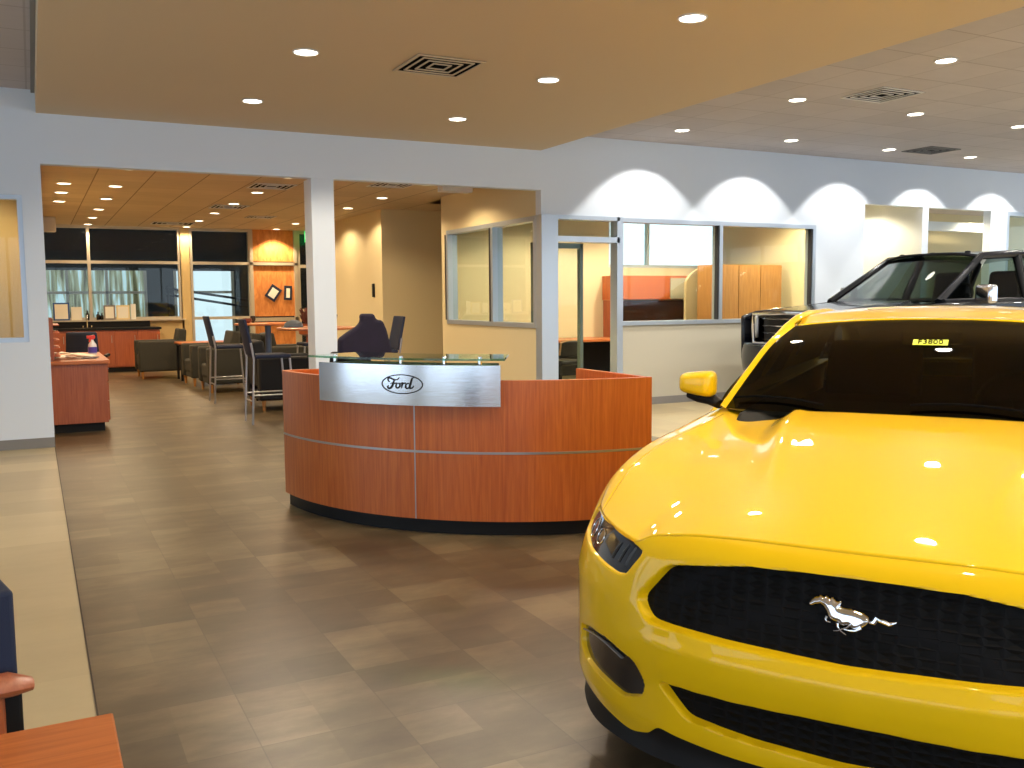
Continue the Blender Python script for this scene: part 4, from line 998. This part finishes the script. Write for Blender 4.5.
# price-tag sticker on the glass
def on_ws(t, z):
    best = None
    for v in np.linspace(0, 1, 201):
        e = edge(GE, v); p = ws(max(-1, min(1, t/e[1])), v)
        if best is None or abs(p[2]-z) < best[0]: best = (abs(p[2]-z), p)
    return Vector(best[1])
T0 = -.015
pa, pb, pc_ = on_ws(T0+.062, 1.255), on_ws(T0-.062, 1.255), on_ws(T0+.062, 1.231)
ux = (pb-pa).normalized(); uz = (pa-pc_).normalized(); un = ux.cross(uz).normalized(); uz = un.cross(ux)
ctr = (on_ws(T0, 1.242))
if un.x > 0: un = -un
RM = Matrix((ux, uz, ux.cross(uz))).transposed().to_4x4()
stk = MB().box(-.066, .066, -.021, .021, -.001, .001).build('sticker', mat('yellow_sticker', (.75, .85, .03), .5), car); stk.matrix_local = Matrix.Translation(ctr+un*.006) @ RM
stk['label'] = 'yellow-green stock number sticker'
tm = text_mesh('number', 'F3800', .046, M['dark'], stk, (0, 0, .0022 if ux.cross(uz).dot(un) > 0 else -.0022), (0, 0, 0), extrude=.0008)
tm.data.transform(Matrix.Diagonal((.86, 1, 1, 1)))
# horse badge: silhouette traced as a solid, set proud of the grille
HP = [(190,190),(200,206),(222,209),(245,196),(285,186),(306,200),(328,228),(342,256),(356,282),(392,296),(425,300),(440,318),(470,322),(500,312),(540,340),(585,328),(630,300),(656,272),(662,255),(648,230),(605,205),(540,190),(470,188),(436,182),(446,160),(438,142),(405,150),(392,136),(366,122),(352,136),(322,118),(306,132),(280,118),(262,134),(236,140),(212,160)]
def hp(x, y):   # badge pixels -> nose surface (a, z)
    return (.102-(x-190)/(848-190)*.212, .664-(y-225)/(848-190)*.212)
hs = MB()
poly = [hp(x, y) for x, y in HP]; cxp = (sum(p[0] for p in poly)/len(poly), sum(p[1] for p in poly)/len(poly))
Pn = np.array(poly)
ga, gz = np.meshgrid(np.linspace(-.06, .108, 110), np.linspace(.615, .705, 60), indexing='ij')
sdh = sdf(ga, gz, poly); hgt = .012*np.sqrt(np.clip(-sdh/.012, 0, 1))
hpts = Fa(ga.ravel(), gz.ravel(), (.022-hgt).ravel()).reshape(*ga.shape, 3)
horse = grid_obj('horse_badge', hpts, M['chrome'], car, keep=sdh < .0006)
horse['label'] = 'chrome galloping horse badge'
def hl(pts, r): hs.tube([tuple(Fa(*hp(x, y), .014)) for x, y in pts], [v*.000322 for v in r], 8)
hl([(345, 262), (334, 285), (342, 298), (372, 302)], [12, 8, 6, 5])
hl([(425, 298), (428, 325), (450, 350), (478, 366), (494, 374)], [14, 10, 6, 6, 4])
hl([(530, 268), (524, 295), (495, 322), (462, 336), (436, 352), (398, 360)], [12, 10, 7, 6, 6, 4])
hl([(600, 310), (560, 335), (520, 340), (470, 335)], [14, 9, 6, 4])
hl([(655, 262), (685, 258), (705, 225), (728, 236), (765, 245), (795, 256), (825, 246), (848, 236)], [10, 22, 26, 16, 17, 15, 12, 4])
hs.build('legs_and_tail', M['chrome'], horse, smooth=True)

# ------------------------------------------------------------------ black pickup behind
TT = math.radians(-183)
tk = empty('pickup_truck', (8.07, 8.50, 0), TT+PI, 'black pickup truck parked behind the yellow coupe', 'car')
tk.scale = (1.04, 1.04, 1.04)
def sym(fn, us, vs): return MB().grid(fn, us, vs)
# body side profile with wheel arches, extruded between the flanks
def arch(cx, R=.50, zc=.40, n=10): return [(cx+R*math.cos(PI-PI*k/n), zc+R*math.sin(PI-PI*k/n)) for k in range(n+1)][::-1]
prof = [(.10, .45), (.04, .62), (.02, .78), (.06, .92), (.08, 1.18)]
low = [(5.75, .48), (5.75, 1.32), (4.1, 1.34), (4.05, 1.30), (1.50, 1.30), (1.35, 1.295)]
for sg in (1, -1):
    pts = [(.18, .45), (.14, .62), (.13, 1.14), (.35, 1.20), (1.35, 1.285), (1.5, 1.30), (5.75, 1.32), (5.75, .48)]
    pts += [(x, z) for x, z in arch(4.60)] + [(x, z) for x, z in arch(.95)]
    MB().prism(pts, sg*.93, sg*.99, 'xz').build('body_side', M['car_k'], tk, bevel=.03, seg=3)
def tkhood(u, v):
    s = .10+1.42*v+.12*abs(u)**3*(1-v)*1.2; t = u*.95
    z = 1.195+.115*v**.8 + .018*sstep((.62-abs(u))/.08)*min(1, v*3) - .05*abs(u)**4
    if v < .06: z -= .05*(1-v/.06)
    return (s, t, float(z))
MB().grid(tkhood, np.linspace(-1, 1, 61), np.linspace(0, 1, 30)).build('bonnet', M['car_k'], tk, smooth=True, solid=.02, ang=60)
MB().box(.35, 5.6, -.9, .9, .45, 1.10).build('inner_body', M['dark'], tk)
# grille with chrome bars
MB().grid(lambda u, v: (.10+.10*abs(u)**3-.02*v, u*.60, .82+.35*v), np.linspace(-1, 1, 21), [0, .5, 1]).build('grille', M['black'], tk)
for q in range(4):
    z = .86+.085*q
    MB().tube([(.075+.10*abs(u)**3-.02*q/4, u*.58, z) for u in np.linspace(-1, 1, 15)], .017, 8, .6).build('grille_bar', mat('dark_chrome', (.35, .35, .37), .15, 1), tk, smooth=True)
MB().tube([(.06, -.62, .82), (.05, -.63, 1.0), (.03, -.60, 1.17), (.0, 0, 1.185), (.03, .60, 1.17), (.05, .63, 1.0), (.06, .62, .82), (.0, 0, .81)], .02, 8, closed=True).build('grille_surround', M['chrome'], tk, smooth=True)
hlm = mat('clear_headlamp', (.35, .37, .4), .1, .3, coat=1)
for sg in (1, -1):
    MB().grid(lambda u, v: (.13+.17*u**2+.01*v, sg*(.66+.29*u), .88+.28*v-.03*u*v), np.linspace(0, 1, 12), np.linspace(0, 1, 6)).build('headlight', hlm, tk, smooth=True, solid=.03)
MB().grid(lambda u, v: (-.02+.20*abs(u)**3.5-.03*math.sin(PI*v), u*.98, .46+.36*v), np.linspace(-1, 1, 41), np.linspace(0, 1, 9)).build('front_bumper', M['car_k'], tk, smooth=True, solid=.05)
# cab: pillars, glass and roof
def lerp(a, b, k): return tuple(a[i]*(1-k)+b[i]*k for i in range(3))
WB_, WT = (1.48, .86, 1.30), (2.32, .70, 1.84)
def tws(u, v):
    p = lerp(WB_, WT, v); q = 1-abs(u)**2.5
    return (p[0]-(.16*(1-v)+.08*v)*q, p[1]*u, p[2]+.03*v*q)
MB().grid(tws, np.linspace(-.95, .95, 31), np.linspace(.02, .97, 12)).build('windscreen', M['truckglass'], tk, smooth=True)
MB().grid(lambda u, v: (2.26+1.75*v-.07*(1-abs(u)**2.5)*(1-v)+.0*u, u*.715, 1.845+.055*(1-abs(u)**3)+.03*math.sin(PI*min(1, v*1.1))-.03*v**3), np.linspace(-1, 1, 31), np.linspace(0, 1, 20)).build('roof', M['car_k'], tk, smooth=True, solid=.03)
for sg in (1, -1):
    s = lambda p: (p[0], sg*p[1], p[2])
    MB().tube([s(WB_), s(lerp(WB_, WT, .5)), s(WT), (2.9, sg*.715, 1.875), (3.5, sg*.715, 1.87), (4.0, sg*.71, 1.83)], [.05, .045, .045, .05, .05, .05], 10).build('roof_rail', M['car_k'], tk, smooth=True)
    for (a, b) in (((2.86, .93, 1.30), (2.92, .71, 1.86)), ((4.02, .93, 1.30), (4.0, .70, 1.83))):
        MB().tube([s(a), s(b)], .055, 10, .8).build('pillar', M['black'], tk, smooth=True)
    MB().tube([s((1.50, .90, 1.30)), s((2.0, .93, 1.31)), s((4.02, .93, 1.31))], .04, 10).build('belt_rail', M['car_k'], tk, smooth=True)
    for (b0, b1, t0, t1) in ((1.75, 2.84, 2.42, 2.9), (2.9, 3.98, 2.96, 3.95)):
        MB().grid(lambda u, v: s(lerp((b0+(b1-b0)*u, .915, 1.31), (t0+(t1-t0)*u, .715, 1.83), v)), np.linspace(0, 1, 6), np.linspace(0, 1, 6)).build('side_window', M['truckglass'], tk, smooth=True)
    mr = MB().box(1.92, 2.06, sg*1.06-.11, sg*1.06+.11, 1.28, 1.50).build('mirror', M['chrome'], tk, bevel=.035, seg=3)
    MB().tube([(2.0, sg*.92, 1.32), (2.0, sg*1.0, 1.33)], .03, 8).build('mirror_arm', M['black'], mr)
    for x in (.95, 4.60): wheel(x, sg*.83, sg, tk, .40, .27, M['chrome'], 6)
for t in (-.5, 0, .5):
    MB().lathe([(.001, 0), (.035, 0), (.03, .02), (.001, .024)], (2.36-.04*(1-abs(t)), t, 1.89), 12).build('roof_lamp', M['black'], tk, smooth=True)
for t in (.42, -.42):
    MB().prism([(2.6, .9), (2.6, 1.0), (3.0, 1.02), (3.08, 1.45), (3.12, 1.68), (3.22, 1.68), (3.25, 1.0), (3.2, .9)], t-.25, t+.25, 'xz').build('seat', M['cabin'], tk, bevel=.05, seg=3)
MB().prism([(1.55, 1.05), (1.55, 1.27), (2.1, 1.30), (2.15, 1.05)], -.85, .85, 'xz').build('dashboard', M['cabin'], tk, bevel=.02)
MB().tube([(2.3+.08*math.sin(2*PI*q/28), -.42+.19*math.cos(2*PI*q/28), 1.36+.16*math.sin(2*PI*q/28)) for q in range(28)], .016, 8, closed=True).build('steering_wheel', M['cabin'], tk, smooth=True)
MB().box(4.1, 5.7, -.93, .93, 1.0, 1.06).build('bed_floor', M['black'], tk)
MB().box(5.69, 5.75, -.93, .93, .5, 1.32).build('tailgate', M['car_k'], tk, bevel=.01)

# ------------------------------------------------------------------ light, world, camera
w = bpy.data.worlds.new('sky'); SC.world = w; w.use_nodes = True
nt = w.node_tree; bg = nt.nodes['Background']
bg.inputs[0].default_value = (.72, .86, 1.0, 1); bg.inputs[1].default_value = 2.3
def portal(loc, rot, sx, sy):
    l = bpy.data.lights.new('portal', 'AREA'); l.shape = 'RECTANGLE'; l.size = sx; l.size_y = sy; l.cycles.is_portal = True
    o = bpy.data.objects.new('portal', l); COL.objects.link(o); o.location = loc; o.rotation_euler = rot
portal((7.7, YF-.2, 1.6), (PI/2, 0, 0), 22.6, 2.9)
portal((XE+.2, 4.5, 1.7), (PI/2, 0, PI/2), 19, 2.5)
portal((XWST-.25, 1.2, 1.6), (PI/2, 0, -PI/2), 12.6, 2.6)
cam = bpy.data.cameras.new('camera'); co = bpy.data.objects.new('camera', cam); COL.objects.link(co); SC.camera = co
cam.sensor_fit = 'HORIZONTAL'; cam.sensor_width = 36; cam.lens = 930/1024*36; cam.clip_start = .02; cam.clip_end = 200
Rm = Matrix(((0.889308332256574, 0.048894718132385544, -0.45468670171645154), (-0.45724157391669523, 0.07811210221076877, -0.8859055494635971), (-0.0077995680145859225, 0.9957448498621366, 0.09182244122117895)))
co.matrix_world = Matrix.Translation((0, 0, 1.44)) @ Rm.to_4x4()
vs_ = SC.view_settings; vs_.view_transform = 'Standard'; vs_.look = 'None'; vs_.gamma = 1; vs_.use_curve_mapping = False; vs_.exposure = 0.02
